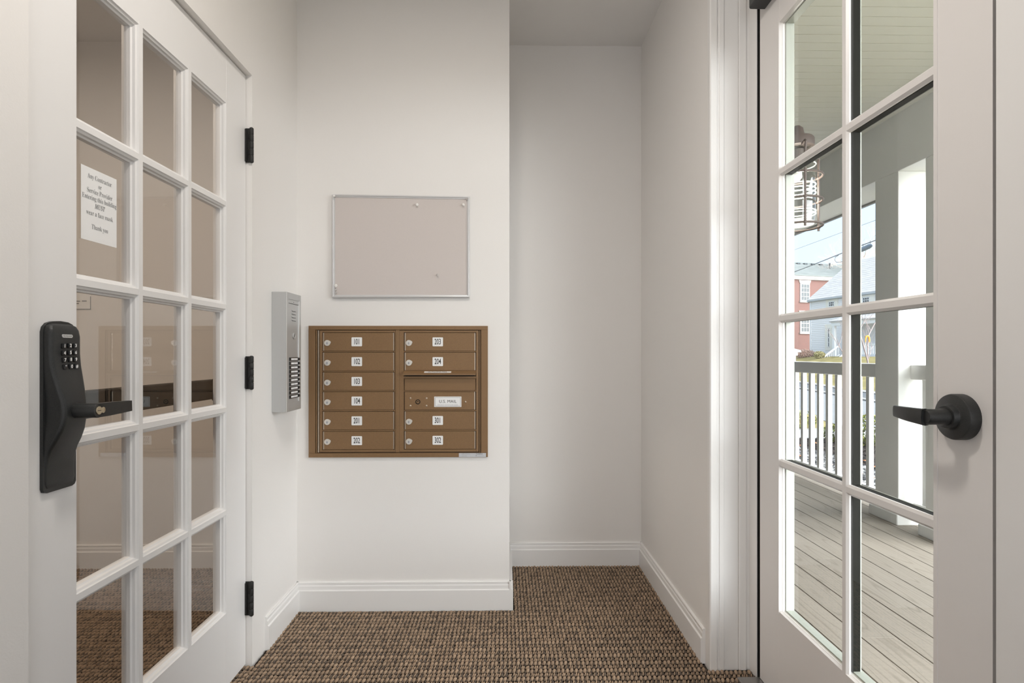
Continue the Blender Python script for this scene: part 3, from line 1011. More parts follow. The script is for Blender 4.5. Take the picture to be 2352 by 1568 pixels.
# carrier door with the U.S. mail plate
cd = MB().box(mx(929.0), mx(1088.8), YDR, YB - 0.0015, mz(941.2), mz(899.9), bev=0.0008)
cd.box(mx(1089.2), mx(1091.2), YDR + 0.001, YB - 0.0015, mz(941), mz(900), 1)
cdo = tag(cd.build('carrier_door', [M_BRONZE, M_BARE], mu), 'bronze carrier door with the mail plate')
x0, x1, z0, z1 = mx(997), mx(1059.6), mz(934.6), mz(910.8)
p = MB().box(x0, x1, YDR - 0.0012, YDR, z0, z1, 0, bev=0.0004)
e = 0.0035
t = 0.0008
for a in ((x0 + e, x1 - e, z1 - e - t, z1 - e), (x0 + e, x1 - e, z0 + e, z0 + e + t), (x0 + e, x0 + e + t, z0 + e, z1 - e), (x1 - e - t, x1 - e, z0 + e, z1 - e)):
    p.box(a[0], a[1], YDR - 0.0016, YDR - 0.0012, a[2], a[3], 1)
p.text('U.S. MAIL', 0.0182, ((x0 + x1) / 2, YDR - 0.0017, (z0 + z1) / 2 + 0.001), (1, 0, 0), (0, 0, 1), 1, sx=0.98, spacing=1.05)
p.text('APPROVED BY THE POSTMASTER GENERAL', 0.0060, ((x0 + x1) / 2, YDR - 0.0017, z0 + 0.0085), (1, 0, 0), (0, 0, 1), 2, sx=0.78)
p.build('mail_plate', [M_LABEL, M_INK, M_INKL], cdo)
for u, v in ((942.3, 914.4), (979.3, 914.4), (942.3, 931.8), (979.3, 931.8), (1069, 923)):
    MB().lathe([(0.0042, 0), (0.0038, 0.0014), (0.0022, 0.0024), (0.0005, 0.0027)], (mx(u), YDR, mz(v)), (0, -1, 0), 14).build('rivet', M_BARE, cdo, smooth=60)
r_ = MB().lathe([(0.0105, 0), (0.0105, 0.0012), (0.0075, 0.0012), (0.0075, 0.0006)], (mx(959.4), YDR, mz(922.8)), (0, -1, 0), 24, 0)
r_.lathe([(0.0072, 0), (0.0072, 0.0010)], (mx(959.4), YDR, mz(922.8)), (0, -1, 0), 20, 1)
r_.box(mx(959.4) - 0.003, mx(959.4) + 0.003, YDR - 0.0016, YDR - 0.001, mz(922.8) - 0.0008, mz(922.8) + 0.0026, 0)
r_.build('carrier_lock', [M_DARK, M_BRONZE], cdo)
# maker sticker
x0, x1, z0, z1 = mx(1054), mx(1116.4), mz(1049.6), mz(1040.6)
p = MB().box(x0, x1, YM - 0.0006, YM, z0, z1, 0)
p.text('USPS-STD-4C', 0.0075, (x0 + 0.030, YM - 0.0009, z1 - 0.0042), (1, 0, 0), (0, 0, 1), 1, sx=0.85)
p.text('FLORENCE', 0.0068, (x0 + 0.089, YM - 0.0009, z1 - 0.0040), (1, 0, 0), (0, 0, 1), 2, sx=0.85, bold=0.0002)
p.text('2010 MSPF', 0.0058, (x0 + 0.025, YM - 0.0009, z0 + 0.0045), (1, 0, 0), (0, 0, 1), 1, sx=0.8)
p.box(x0 + 0.074, x0 + 0.077, YM - 0.0009, YM - 0.0006, z0 + 0.004, z0 + 0.0075, 2)
p.box(x0 + 0.078, x0 + 0.108, YM - 0.0009, YM - 0.0006, z0 + 0.0042, z0 + 0.0052, 1)
tag(p.build('maker_sticker', [M_STICK, M_INKL, M_INKG], mu), 'silver maker sticker on the lower right corner')

# ------------------------------------------------------------------ notice board and pins
YN = YB - 0.014
c = [on_y(u, v, YN) for u, v in ((762.5, 446), (1078.5, 450.5), (1078.5, 683), (762.5, 683.5))]   # tl tr br bl
bdm = thing('notice_board', ((c[2].x + c[3].x) / 2, YB, c[3].z), 'empty grey fabric notice board in a silver frame above the mailboxes', 'notice board')
fw_ = 0.0135


def inset(pts, d):
    return [pts[0] + Vector((d, 0, -d)), pts[1] + Vector((-d, 0, -d)), pts[2] + Vector((-d, 0, d)), pts[3] + Vector((d, 0, d))]


ci = inset(c, fw_)
for i in range(4):
    j = (i + 1) % 4
    o0, o1, i0, i1 = c[i], c[j], ci[i], ci[j]
    prof_ = [(0, 0.012), (0, -0.0005), (0.12, -0.0035), (0.35, -0.0045), (0.55, -0.0035), (0.6, -0.001), (0.9, -0.0005), (1, 0.0065), (1, 0.012)]
    vs = []
    for (A, B) in ((o0, i0), (o1, i1)):
        vs += [A.lerp(B, t) + Vector((0, d + 0.0015, 0)) for t, d in prof_]
    n = len(prof_)
    fs = [(k, k + 1, n + k + 1, n + k) for k in range(n - 1)] + [(n - 1, 0, n, 2 * n - 1)]
    MB().add(vs, fs).build('frame_rail', M_BFRAME, bdm)
cs = inset(c, fw_ - 0.001)
vs = [p + Vector((0, 0.0035, 0)) for p in cs] + [p + Vector((0, 0.013, 0)) for p in cs]
MB().add(vs, [(0, 1, 2, 3), (7, 6, 5, 4), (0, 4, 5, 1), (1, 5, 6, 2), (2, 6, 7, 3), (3, 7, 4, 0)]).build('fabric_panel', M_BOARD, bdm)
YP = YN + 0.0036
pins = [('white push pin near the top middle of the grey board', 958, 470, M_PINW, 0.0062), ('white push pin near the top right of the grey board', 1064, 470, M_PINW, 0.0060),
        ('small white push pin in the top left frame corner of the board', 768, 450, M_PINW, 0.0050), ('clear push pin in the top right corner of the board', 1072, 457, M_PINC, 0.0042),
        ('clear push pin low on the right half of the grey board', 1005, 631, M_PINC, 0.0050), ('white push pin, top of three in the lower left board corner', 772, 655.5, M_PINW, 0.0062),
        ('clear push pin, middle of three in the lower left board corner', 772, 664, M_PINC, 0.0045), ('clear push pin, lowest of three in the lower left board corner', 772, 672, M_PINC, 0.0052)]
for lab, u, v, m_, r in pins:
    on_frame = v in (450,)
    yp = YN - 0.003 if on_frame else YP
    p = on_y(u, v, yp)
    t = thing('push_pin', (p.x, yp, p.z), lab, 'push pin', 'push pins on the notice board')
    tilt = (0.12, -1, -0.25)
    MB().lathe([(r * 0.95, 0.0008), (r, 0.002), (r * 0.62, 0.0045), (r * 0.55, 0.0085), (r * 0.85, 0.0115), (r * 0.85, 0.013), (r * 0.5, 0.0138)], (p.x, yp, p.z), tilt, 16).build('pin_head', m_, t, smooth=50)
    MB().lathe([(0.0006, -0.003), (0.0006, 0.001)], (p.x, yp, p.z), tilt, 6).build('pin_point', M_BARE, t)

# ------------------------------------------------------------------ intercom
XI = XL + 0.0585
yi0 = on_x(623.5, 800, XL).y
yi1 = on_x(691.3, 800, XI).y
zi0, zi1 = 0.892, 1.361
ic = thing('intercom_panel', (XL, (yi0 + yi1) / 2, zi0), 'tall silver door entry intercom box with ten call buttons on left wall', 'intercom')
b = MB().box(XL, XI - 0.003, yi0, yi1, zi0, zi1, 0, bev=0.0015)
b.build('housing', M_ALU, ic)
ed = 0.021
b = MB()
for a in ((yi0, yi0 + ed, zi0, zi1), (yi1 - ed, yi1, zi0, zi1), (yi0 + ed, yi1 - ed, zi1 - 0.026, zi1), (yi0 + ed, yi1 - ed, zi0, zi0 + 0.034)):
    b.box(XI - 0.003, XI, a[0], a[1], a[2], a[3], 0, bev=0.0008)
b.box(XI - 0.0012, XI + 0.0006, yi0 - 0.0006, yi0 + 0.0016, zi0, zi1, 1)
b.box(XI - 0.0022, XI + 0.0012, yi1 - ed - 0.004, yi1 - ed + 0.003, zi0 + 0.034, zi1 - 0.026, 1)
b.build('bezel', [M_ALU, M_ALUB], ic)
b = MB().box(XI - 0.004, XI - 0.0022, yi0 + ed, yi1 - ed, zi0 + 0.034, zi1 - 0.026, 0)
b.box(XI - 0.0022, XI - 0.0014, yi0 + ed + 0.002, yi1 - ed - 0.006, zi1 - 0.041, zi1 - 0.028, 0)
b.box(XI - 0.0015, XI - 0.0010, yi0 + ed, yi1 - ed - 0.004, zi1 - 0.0425, zi1 - 0.0412, 1)
b.lathe([(0.0015, 0), (0.0015, 0.0008)], (XI - 0.0014, (yi0 + yi1) / 2, zi1 - 0.035), (1, 0, 0), 10, 1)
fp = b.build('face_plate', [M_ALU, M_DARK], ic)
ymid = (yi0 + yi1) / 2 + 0.002
for k in range(4):
    z = zi1 - 0.0705 - k * 0.0127
    g = MB().prism([(XI - 0.0022, z), (XI - 0.0022, z + 0.0062), (XI + 0.0006, z + 0.0008), (XI + 0.0006, z)], 'Y', ymid - 0.022, ymid + 0.020, 0)
    g.box(XI - 0.0022, XI - 0.0010, ymid - 0.020, ymid + 0.020, z - 0.0014, z, 1)
    g.build('speaker_louvre', [M_ALU, M_DARK], ic)
zk = EYE + (HY - 771) * 2.2 / F
g = MB().lathe([(0.0125, 0), (0.0125, 0.003), (0.0105, 0.0042), (0.0098, 0.003), (0.0060, 0.003)], (XI - 0.0022, ymid, zk), (1, 0, 0), 24, 0)
g.lathe([(0.006, 0), (0.006, 0.0034)], (XI - 0.0022, ymid, zk), (1, 0, 0), 18, 1)
g.box(XI + 0.001, XI + 0.0016, ymid - 0.0012, ymid + 0.0012, zk - 0.0045, zk + 0.0045, 2)
g.build('key_switch', [M_ALU, M_ALU, M_DARK], ic, smooth=40)
for k in range(10):
    v = 824.5 + k * 9.52
    z = EYE + (HY - v) * 2.2 / F
    y0, y1 = yi0 + ed + 0.009, yi1 - ed - 0.012
    g = MB().box(XI - 0.0022, XI + 0.0012, y0, y1, z - 0.0068, z + 0.0068, 0, bev=0.0006)
    g.box(XI + 0.0012, XI + 0.0016, y0 + 0.013, y1 - 0.008, z - 0.0036, z + 0.0036, 1)
    g.box(XI + 0.0016, XI + 0.0018, (y0 + y1) / 2 - 0.001, (y0 + y1) / 2 + 0.004, z - 0.0008, z + 0.0008, 2)
    g.build('name_window', [M_KEY, M_LABEL, M_INKG], ic)
    MB().box(XI - 0.0022, XI + 0.0035, y1 + 0.001, y1 + 0.015, z - 0.0055, z + 0.0055, bev=0.0015).build('call_button', M_KEY, ic)

# ------------------------------------------------------------------ porch
ZK = -0.03
XP = 2.66                                   # house-side face of beam and posts
dk = thing('deck', (2.0, 4, ZK - 0.03), 'grey composite porch deck outside the entrance door', kind='structure')
MB().box(XO, 3.02, -1.0, 9.2, ZK - 0.16, ZK - 0.028).build('deck_framing', M_CARPETB, dk)
pitch = 0.1438
x = XO + 0.004
x = 3.03
i = 0
while x - pitch > XO - 0.02:
    xa, xb = x - pitch + 0.005, x
    xa = max(xa, XO)
    ys = [-1.0, 9.2]
    jn = {3: 2.45, 8: 3.05, 5: 4.6, 10: 2.2, 1: 5.2, 6: 1.5, 11: 3.9}.get(i)
    if jn:
        ys = [-1.0, jn, 9.2]
    for k in range(len(ys) - 1):
        MB().box(xa, xb, ys[k], ys[k + 1] - 0.00005, ZK - 0.026, ZK + random.uniform(-0.0001, 0.0001), bev=0.0008, seg=1).build('plank', M_PLANK, dk)
    x -= pitch
    i += 1
pcg = thing('porch_ceiling', (2.0, 4, 2.74), 'pale beadboard ceiling of the porch', kind='structure')
ZPC = 2.742
y = 1.2
while y < 7.6:
    MB().prism([(y + 0.0018, ZPC + 0.0005), (y + 0.0023, ZPC), (y + 0.0722, ZPC), (y + 0.0727, ZPC + 0.0005), (y + 0.0727, ZPC + 0.012), (y + 0.0018, ZPC + 0.012)], 'X', XO, XP + 0.02).build('board', M_PCEIL, pcg)
    y += 0.0745
MB().box(XO, XP + 0.02, -1.0, 9.2, ZPC + 0.012, ZPC + 0.03).box(XO, XP + 0.02, -1.0, 1.2, ZPC, ZPC + 0.012).box(XO, XP + 0.02, 7.6, 9.2, ZPC, ZPC + 0.012).build('ceiling_backing', M_PCEIL, pcg)
tag(MB().box(-3.6, 3.3, -2.0, 9.4, 2.88, 3.0).build('roof_deck', M_PCEIL), 'roof above the porch and vestibule', kind='structure')
zb0 = 2.352
bmn = thing('porch_beam', (XP, 4, zb0), 'white boxed porch beam above the posts', kind='structure')
MB().box(XP, 2.985, -1.0, 9.2, zb0, 2.88, bev=0.004).build('beam_box', M_PWHITE, bmn)
MB().box(2.985, 3.01, -1.0, 9.2, zb0 - 0.015, 2.88).build('outer_trim', mat('grey_flashing', (0.30, 0.30, 0.29), 0.5), bmn)
tag(MB().box(XO - 0.03, XO, YR, 9.2, -0.5, 2.88).box(XO - 0.03, XO, YA, 9.2, -0.5, 2.88).build('wall_outside', M_PWHITE), 'white outside wall beside the entrance', kind='structure')
tag(MB().box(XO - 0.10, XO, YA + 0.1, 9.2, -0.5, 2.88).build('wall_porch', M_PWHITE), 'white outside wall further along the porch', kind='structure')

pc1 = on_x(2063, 900, XP)
y1n = pc1.y
y1f = on_x(2010, 900, XP).y
wpx = on_y(2125, 900, y1n).x
for lab, yn in (('white square porch post beside the railing end, farther of the two', y1n), ('white square porch post, nearer of the two, cut by the door stile', on_x(2125.5, 900, XP).y - (y1f - y1n))):
    yf = yn + (y1f - y1n)
    pt = thing('porch_post', ((XP + wpx) / 2, (yn + yf) / 2, ZK), lab, 'post', 'porch posts')
    MB().box(XP, wpx + 0.02, yn, yf, ZK, zb0, bev=0.004).build('shaft', M_PWHITE, pt)
    MB().box(XP - 0.028, wpx + 0.048, yn - 0.028, yf + 0.028, ZK, ZK + 0.072, bev=0.006).build('plinth', M_PWHITE, pt)

XRL = 2.79


def railing(y0, y1, label, ys):
    r = thing('porch_railing', (XRL, (y0 + y1) / 2, ZK), label, 'railing', 'porch railings')
    zt = EYE - (830 - HY) * (XRL - 0.05) / (1823 - VX)
    MB().box(XRL - 0.048, XRL + 0.052, y0, y1, zt - 0.10, zt, bev=0.006).build('top_rail', M_PWHITE, r)
    MB().box(XRL - 0.028, XRL + 0.028, y0, y1, ZK + 0.075, ZK + 0.145, bev=0.004).build('bottom_rail', M_PWHITE, r)
    for yb in ys:
        MB().box(XRL - 0.018, XRL + 0.018, yb - 0.018, yb + 0.018, ZK + 0.145, zt - 0.10).build('baluster', M_PWHITE, r)


yy = []
y = on_x(1998, 950, XRL).y
while y < 6.45:
    yy.append(y)
    y += 0.1315
railing(y1f + 0.0005, 6.5, 'long white railing with square balusters beyond the posts', yy)
railing(on_x(2125.5, 900, XP).y + 0.0005, y1n - 0.0005, 'short white railing between the two posts', [y1n - 0.085])
npz = on_y(1826, 803, 6.6).z
npx = on_y(1822, 803, 6.6).x - 0.062
nw = thing('newel_post', (npx, 6.6, -0.5), 'white capped newel post beyond the railing', 'post')
MB().box(npx - 0.075, npx + 0.062, 6.54, 6.68, -0.5, npz - 0.05, bev=0.004).build('shaft', M_PWHITE, nw)
nc = MB().box(npx - 0.12, npx + 0.105, 6.50, 6.72, npz - 0.03, npz - 0.008, bev=0.004)
nc.add([(npx - 0.12, 6.50, npz - 0.008), (npx + 0.105, 6.50, npz - 0.008), (npx + 0.105, 6.72, npz - 0.008), (npx - 0.12, 6.72, npz - 0.008), (npx - 0.01, 6.61, npz + 0.035)], [(0, 1, 4), (1, 2, 4), (2, 3, 4), (3, 0, 4), (3, 2, 1, 0)])
nc.box(npx - 0.09, npx + 0.077, 6.525, 6.695, npz - 0.07, npz - 0.03, bev=0.004)
nc.build('cap', M_PWHITE, nw)

# ------------------------------------------------------------------ caged wall lantern
XLN = 1.105
lc = on_x(1831, 460, XLN)
ly = lc.y
RL = 0.085


def lz(v):
    return EYE + (HY - v) * (ly / 0.992) / F


wl = thing('wall_lantern', (XO, ly, lz(300)), 'bronze caged glass wall lantern outside the entrance door', 'wall lamp')
z3, z2, z1_ = lz(521), lz(464), lz(408)
for z in (z3, z2, z1_):
    MB().tube([(XLN + RL * math.cos(2 * PI * k / 40), ly + RL * math.sin(2 * PI * k / 40), z) for k in range(40)], 0.0042, 8, closed=True).build('cage_ring', M_IRON, wl, smooth=60)
for q in (math.radians(a) for a in (-100.7, 4, 95, 185)):
    cx, cy = math.cos(q), math.sin(q)
    t = MB().tube([(XLN + RL * cx, ly + RL * cy, z3 - 0.014), (XLN + RL * cx, ly + RL * cy, lz(362)), (XLN + (RL + 0.004) * cx, ly + (RL + 0.004) * cy, lz(354)), (XLN + (RL + 0.008) * cx, ly + (RL + 0.008) * cy, lz(346)),
                   (XLN + RL * cx, ly + RL * cy, lz(341)), (XLN + 0.055 * cx, ly + 0.055 * cy, lz(343))], 0.0045, 8)
    for z in (z3, z2, z1_):
        t.blob((XLN + RL * cx, ly + RL * cy, z), (0.0075, 0.0075, 0.0085), 1)
    t.build('cage_bar', M_IRON, wl, smooth=50)
RJ = 0.062
MB().lathe([(0.050, lz(342)), (RJ, lz(350)), (RJ, lz(420)), (RJ, lz(490)), (RJ - 0.003, lz(512))], (XLN, ly, 0), (0, 0, 1), 36).build('glass_jar', M_LANT, wl, smooth=60)
for v in (382, 428, 438, 447, 488, 494):
    MB().tube([(XLN + RJ * math.cos(2 * PI * k / 36), ly + RJ * math.sin(2 * PI * k / 36), lz(v)) for k in range(36)], 0.0022, 6, closed=True).build('glass_rib', M_RIB, wl, smooth=60)
MB().lathe([(RJ - 0.003, lz(512)), (RJ - 0.006, lz(517)), (0.03, lz(520)), (0.004, lz(521))], (XLN, ly, 0), (0, 0, 1), 32).build('jar_base', M_RIB, wl, smooth=60)
g = MB().lathe([(0.052, lz(342)), (0.058, lz(340)), (0.058, lz(323)), (0.054, lz(319)), (0.030, lz(315)), (0.024, lz(308)), (0.020, lz(296)), (0.010, lz(290))], (XLN, ly, 0), (0, 0, 1), 32)
g.build('cap', M_IRON, wl, smooth=40)
g = MB().lathe([(0.024, lz(345)), (0.024, lz(385)), (0.014, lz(390))], (XLN, ly, 0), (0, 0, 1), 20)
g.build('lamp_holder', M_IRON, wl, smooth=40)
MB().tube([(XO + 0.01, ly, lz(330)), (XO + 0.05, ly, lz(318)), (XLN - 0.04, ly, lz(302)), (XLN, ly, lz(300))], 0.012, 10).build('bracket_arm', M_IRON, wl, smooth=50)
lamp('lantern_fill_light', 'POINT', (XLN, ly, lz(440)), 7.0, (1.0, 0.95, 0.86), shadow_soft_size=0.03).parent = None  # fill light added inside the lantern to brighten the porch
MB().lathe([(0.055, 0), (0.055, 0.008), (0.045, 0.014)], (XO, ly, lz(335)), (1, 0, 0), 28).build('wall_plate', M_IRON, wl, smooth=40)
MB().lathe([(0.010, lz(389)), (0.017, lz(398)), (0.017, lz(408)), (0.006, lz(416))], (XLN, ly, 0), (0, 0, 1), 18).build('bulb', mat('frosted_bulb', (0.6, 0.59, 0.55), 0.3), wl, smooth=60)

# ------------------------------------------------------------------ ground outside
ZG = -0.5
K = 0.185                                       # the street leans this much in x per metre of y
M_GRASS = mat('winter_grass', (0.23, 0.195, 0.085), 0.95, var=0.35, vscale=1.3, bump=0.6, bscale=30, spec=0.1)
M_ROADL = mat('pale_concrete_street', (0.215, 0.222, 0.226), 0.9, var=0.08, vscale=0.8, spec=0.1)
M_ROADD = mat('grey_asphalt', (0.12, 0.13, 0.138), 0.9, var=0.08, vscale=2, spec=0.1)
M_CURB = mat('pale_kerb_stone', (0.27, 0.26, 0.245), 0.9, var=0.1, vscale=2, spec=0.1)
M_WALK = mat('white_concrete_walk', (0.33, 0.325, 0.315), 0.85, var=0.04, vscale=2, spec=0.1)
M_MULCH = mat('dark_mulch', (0.045, 0.036, 0.032), 0.95, bump=1.0, bscale=60, var=0.5, vscale=40, spec=0.1)
M_GRAVB = mat('gravel_bed', (0.22, 0.22, 0.22), 0.95, bump=1.0, bscale=60, var=0.4, vscale=50, spec=0.1)


def strip(name, label, c0, c1, z0, z1, m, y0=2, y1=120):
    vs = [(c0 + K * y0, y0, z0), (c1 + K * y0, y0, z0), (c1 + K * y1, y1, z0), (c0 + K * y1, y1, z0)]
    vs += [(a, b, z1) for a, b, _ in vs]
    fs = [(3, 2, 1, 0), (4, 5, 6, 7), (0, 1, 5, 4), (1, 2, 6, 5), (2, 3, 7, 6), (3, 0, 4, 7)]
    return tag(MB().add(vs, fs).build(name, m), label, kind='structure')


tag(MB().box(XO, 60, -10, 140, ZG - 0.5, ZG).build('ground', M_GRASS), 'yellow winter grass around the building', kind='structure')
strip('street', 'pale street beyond the porch', 5.3, 8.9, ZG, ZG + 0.012, M_ROADL)
strip('kerb', 'pale kerb between street and side road', 8.9, 9.2, ZG, ZG + 0.06, M_CURB)
strip('road_strip', 'blue grey asphalt strip beyond the kerb', 9.2, 10.7, ZG, ZG + 0.014, M_ROADD)
strip('far_pavement', 'pale pavement line below the grass bank', 10.7, 11.3, ZG, ZG + 0.05, M_CURB)
bank = MB()
yb0, yb1 = 10, 120
cs_ = [(11.3, ZG + 0.02), (13.5, 0.0), (16, 0.55), (18.2, 0.90), (60, 0.95)]
vs = [(c_ + K * y_, y_, z_) for y_ in (yb0, yb1) for c_, z_ in cs_]
fs = [(i, i + 1, 5 + i + 1, 5 + i) for i in range(4)]
bank.add(vs, fs)
tag(bank.build('grass_bank', M_GRASS), 'yellow green grass bank below the houses', kind='structure')
tag(MB().box(3.2, 7.6, 10.2, 11.7, ZG, ZG + 0.02).build('garden_walk', M_WALK), 'white concrete walk crossing the garden', kind='structure')
tag(MB().box(5.1, 7.4, 4.0, 10.2, ZG, ZG + 0.03).build('mulch_bed', M_MULCH), 'dark mulch bed behind the gravel', kind='structure')
tag(MB().box(3.03, 5.1, 3.0, 10.2, ZG, ZG + 0.015).build('gravel_base', M_GRAVB), 'grey gravel strip along the porch', kind='structure')


def scatter(name, label, n, region, size, cols, flat=0.6, z=ZG, cat=None, sub=None):
    r = np.random.default_rng(len(name))
    base = np.array([(0, 0, 1), (0.894, 0, 0.447), (0.276, 0.851, 0.447), (-0.724, 0.526, 0.447), (-0.724, -0.526, 0.447), (0.276, -0.851, 0.447),
                     (0.724, 0.526, -0.447), (-0.276, 0.851, -0.447), (-0.894, 0, -0.447), (-0.276, -0.851, -0.447), (0.724, -0.526, -0.447), (0, 0, -1)])
    tri = np.array([(0, 1, 2), (0, 2, 3), (0, 3, 4), (0, 4, 5), (0, 5, 1), (1, 6, 2), (2, 7, 3), (3, 8, 4), (4, 9, 5), (5, 10, 1), (6, 7, 2), (7, 8, 3), (8, 9, 4), (9, 10, 5), (10, 6, 1)])
    x0, x1, y0, y1 = region
    P = np.stack([r.uniform(x0, x1, n), r.uniform(y0, y1, n), np.zeros(n)], -1)
    s = r.uniform(size[0], size[1], (n, 1, 1)) * r.uniform(0.7, 1.3, (n, 12, 1))
    sc = np.stack([r.uniform(0.7, 1.3, n), r.uniform(0.7, 1.3, n), np.full(n, flat)], -1)[:, None, :]
    V = base[None] * s * sc
    P[:, 2] = z + s[:, 0, 0] * flat * 0.5
    V = (V + P[:, None, :]).reshape(-1, 3)
    T = (tri[None] + (np.arange(n) * 12)[:, None, None]).reshape(-1, 3)
    cc = np.array(cols)[r.integers(0, len(cols), n)] * r.uniform(0.75, 1.2, (n, 1))
    me = bpy.data.meshes.new(name)
    me.from_pydata(V.tolist(), [], T.tolist())
    at = me.color_attributes.new('tone', 'FLOAT_COLOR', 'POINT')
    col = np.concatenate([np.repeat(cc, 12, 0), np.ones((n * 12, 1))], 1).astype(np.float32)
    at.data.foreach_set('color', col.ravel())
    me.materials.append(M_TONE)
    o = bpy.data.objects.new(name, me)
    C.objects.link(o)
    return tag(o, label, cat, kind='stuff')


M_TONE = attr_mat('natural_tones', 0.9)
scatter('gravel', 'grey and white gravel stones along the porch', 5200, (3.25, 5.15, 5.2, 10.2), (0.018, 0.038), [(0.20, 0.20, 0.197), (0.10, 0.10, 0.10), (0.29, 0.287, 0.275), (0.05, 0.05, 0.054)], cat='gravel', z=ZG + 0.015)
scatter('mulch_chips', 'dark brown mulch chips in the garden bed', 4200, (5.1, 7.4, 5.6, 10.2), (0.015, 0.045), [(0.026, 0.021, 0.019), (0.013, 0.011, 0.010), (0.045, 0.035, 0.03)], flat=0.35, cat='mulch', z=ZG + 0.03)
scatter('fallen_leaves', 'dry orange leaves lying on the gravel and mulch', 110, (3.4, 6.6, 5.6, 9.6), (0.025, 0.05), [(0.50, 0.20, 0.085), (0.40, 0.18, 0.09)], flat=0.18, cat='leaves', z=ZG + 0.045)


def leafy(name, label, cat, c, rad, n, size, cols, group=None, stem=(0.10, 0.07, 0.05), hollow=0.5):
    """shrub: stems plus a crown of little leaf blades"""
    t = thing(name, (c[0], c[1], c[2]), label, cat, group)
    r = np.random.default_rng(int(abs(c[0] * 100) + c[1] * 10))
    d = r.normal(0, 1, (n, 3))
    d /= np.linalg.norm(d, axis=1)[:, None]
    rr = r.uniform(hollow, 1.0, (n, 1)) ** 0.7
    P = d * rr * np.array(rad)
    P[:, 2] = P[:, 2] + rad[2]
    P += np.array(c)
    a = r.normal(0, 1, (n, 3))
    a /= np.linalg.norm(a, axis=1)[:, None]
    b = np.cross(a, r.normal(0, 1, (n, 3)))
    b /= np.linalg.norm(b, axis=1)[:, None]
    s = r.uniform(size[0], size[1], (n, 1))
    V = np.stack([P - a * s, P + b * s * 0.45, P + a * s, P - b * s * 0.45], 1).reshape(-1, 3) - np.array(c)
    Fq = (np.arange(n) * 4)[:, None] + np.arange(4)[None]
    me = bpy.data.meshes.new('foliage')
    me.from_pydata(V.tolist(), [], Fq.tolist())
    at = me.color_attributes.new('tone', 'FLOAT_COLOR', 'POINT')
    cc = np.array(cols)[r.integers(0, len(cols), n)] * r.uniform(0.75, 1.2, (n, 1))
    at.data.foreach_set('color', np.concatenate([np.repeat(cc, 4, 0), np.ones((n * 4, 1))], 1).astype(np.float32).ravel())
    me.materials.append(M_TONE)
    o = bpy.data.objects.new('foliage', me)
    C.objects.link(o)
    o.parent = t
    o['kind'] = 'stuff'
    sm = MB()
    for k in range(6):
        q = 2 * PI * k / 6
        sm.tube([(c[0], c[1], c[2] - 0.02), (c[0] + 0.3 * rad[0] * math.cos(q), c[1] + 0.3 * rad[1] * math.sin(q), c[2] + rad[2] * 0.8), (c[0] + 0.6 * rad[0] * math.cos(q), c[1] + 0.6 * rad[1] * math.sin(q), c[2] + rad[2] * 1.5)], [0.012 * rad[2] * 3, 0.008 * rad[2] * 3, 0.003], 5)
    sm.build('stems', mat('stem_bark', stem, 0.9), t)
    return t


GREEN = [(0.17, 0.19, 0.04), (0.10, 0.13, 0.03), (0.26, 0.26, 0.075), (0.045, 0.07, 0.018)]
p = on_z(1992, 1024, ZG + 0.03)
leafy('boxwood', 'rounded yellow green boxwood right of the door glass bar, behind the railing', 'shrub', (p.x, p.y, ZG + 0.03), (0.36, 0.36, 0.28), 1500, (0.018, 0.034), GREEN, 'garden shrubs')
p = on_z(1922, 1016, ZG + 0.03)
leafy('boxwood', 'dark green boxwood left of the door glass bar, behind the railing', 'shrub', (p.x, p.y, ZG + 0.03), (0.24, 0.24, 0.17), 900, (0.016, 0.03), GREEN[1:2] + GREEN[3:] + GREEN[:1], 'garden shrubs')
p = on_z(1836, 985, ZG)
leafy('low_shrub', 'low green shrub on the grass at the left edge of the door glass', 'shrub', (p.x, p.y, ZG), (0.42, 0.3, 0.20), 900, (0.02, 0.04), [(0.18, 0.22, 0.07), (0.25, 0.26, 0.11), (0.28, 0.23, 0.09)], 'garden shrubs')

# ------------------------------------------------------------------ grey clapboard house
PA = Vector((28.2, 50.0, 0))
wd = Vector((1.2, -7.2, 0)).normalized()            # along the front wall, left to right
nd = Vector((-wd.y, wd.x, 0))                        # away from the viewer
if nd.x < 0:
    nd = -nd
MH = Matrix(((wd.x, nd.x, 0, PA.x), (wd.y, nd.y, 0, PA.y), (0, 0, 1, 0), (0, 0, 0, 1)))   # local: x along wall, y into house, z up


def house_local(u, v, off=0.0):
    """point of the house front (local x along wall, z) hit by a pixel ray"""
    d = Vector(ray(u, v))
    P0 = PA - nd * (-off)
    t = (P0.dot(nd)) / d.dot(nd)
    q = Vector((0, 0, EYE)) + d * t
    return (q - PA).dot(wd), q.z


M_SIDE = mat('pale_blue_grey_clapboard', (0.81, 0.80, 0.80), 0.7, spec=0.2)
M_CREAM = mat('cream_window_casing', (0.80, 0.77, 0.69), 0.6)
M_ROOFG = mat('pale_grey_shingles', (0.47, 0.455, 0.445), 0.9, var=0.10, vscale=1.5, stretch=(1, 1, 4), spec=0.1)
M_PANE = mat('dark_window_glass', (0.085, 0.095, 0.10), 0.4, spec=0.15)
M_WFRAME = mat('white_sash', (0.80, 0.80, 0.80), 0.5)
ez = 6.12
hs_ = thing('clapboard_house', (PA.x, PA.y, 0.9), 'pale blue grey clapboard house with a front porch across the street', 'house')
HL = 13.0
b = MB(MH)
zz_ = 0.85
lap = 0.165
while zz_ < ez - 0.02:
    b.prism([(0.0, zz_), (-0.035, zz_), (-0.008, zz_ + lap), (0.0, zz_ + lap)], 'X', 0, HL)
    zz_ += lap
b.box(0, HL, 0.0, 8.6, 0.5, ez)
b.prism([(0.0, ez), (8.8, ez), (4.4, 9.45)], 'X', 0.02, HL)
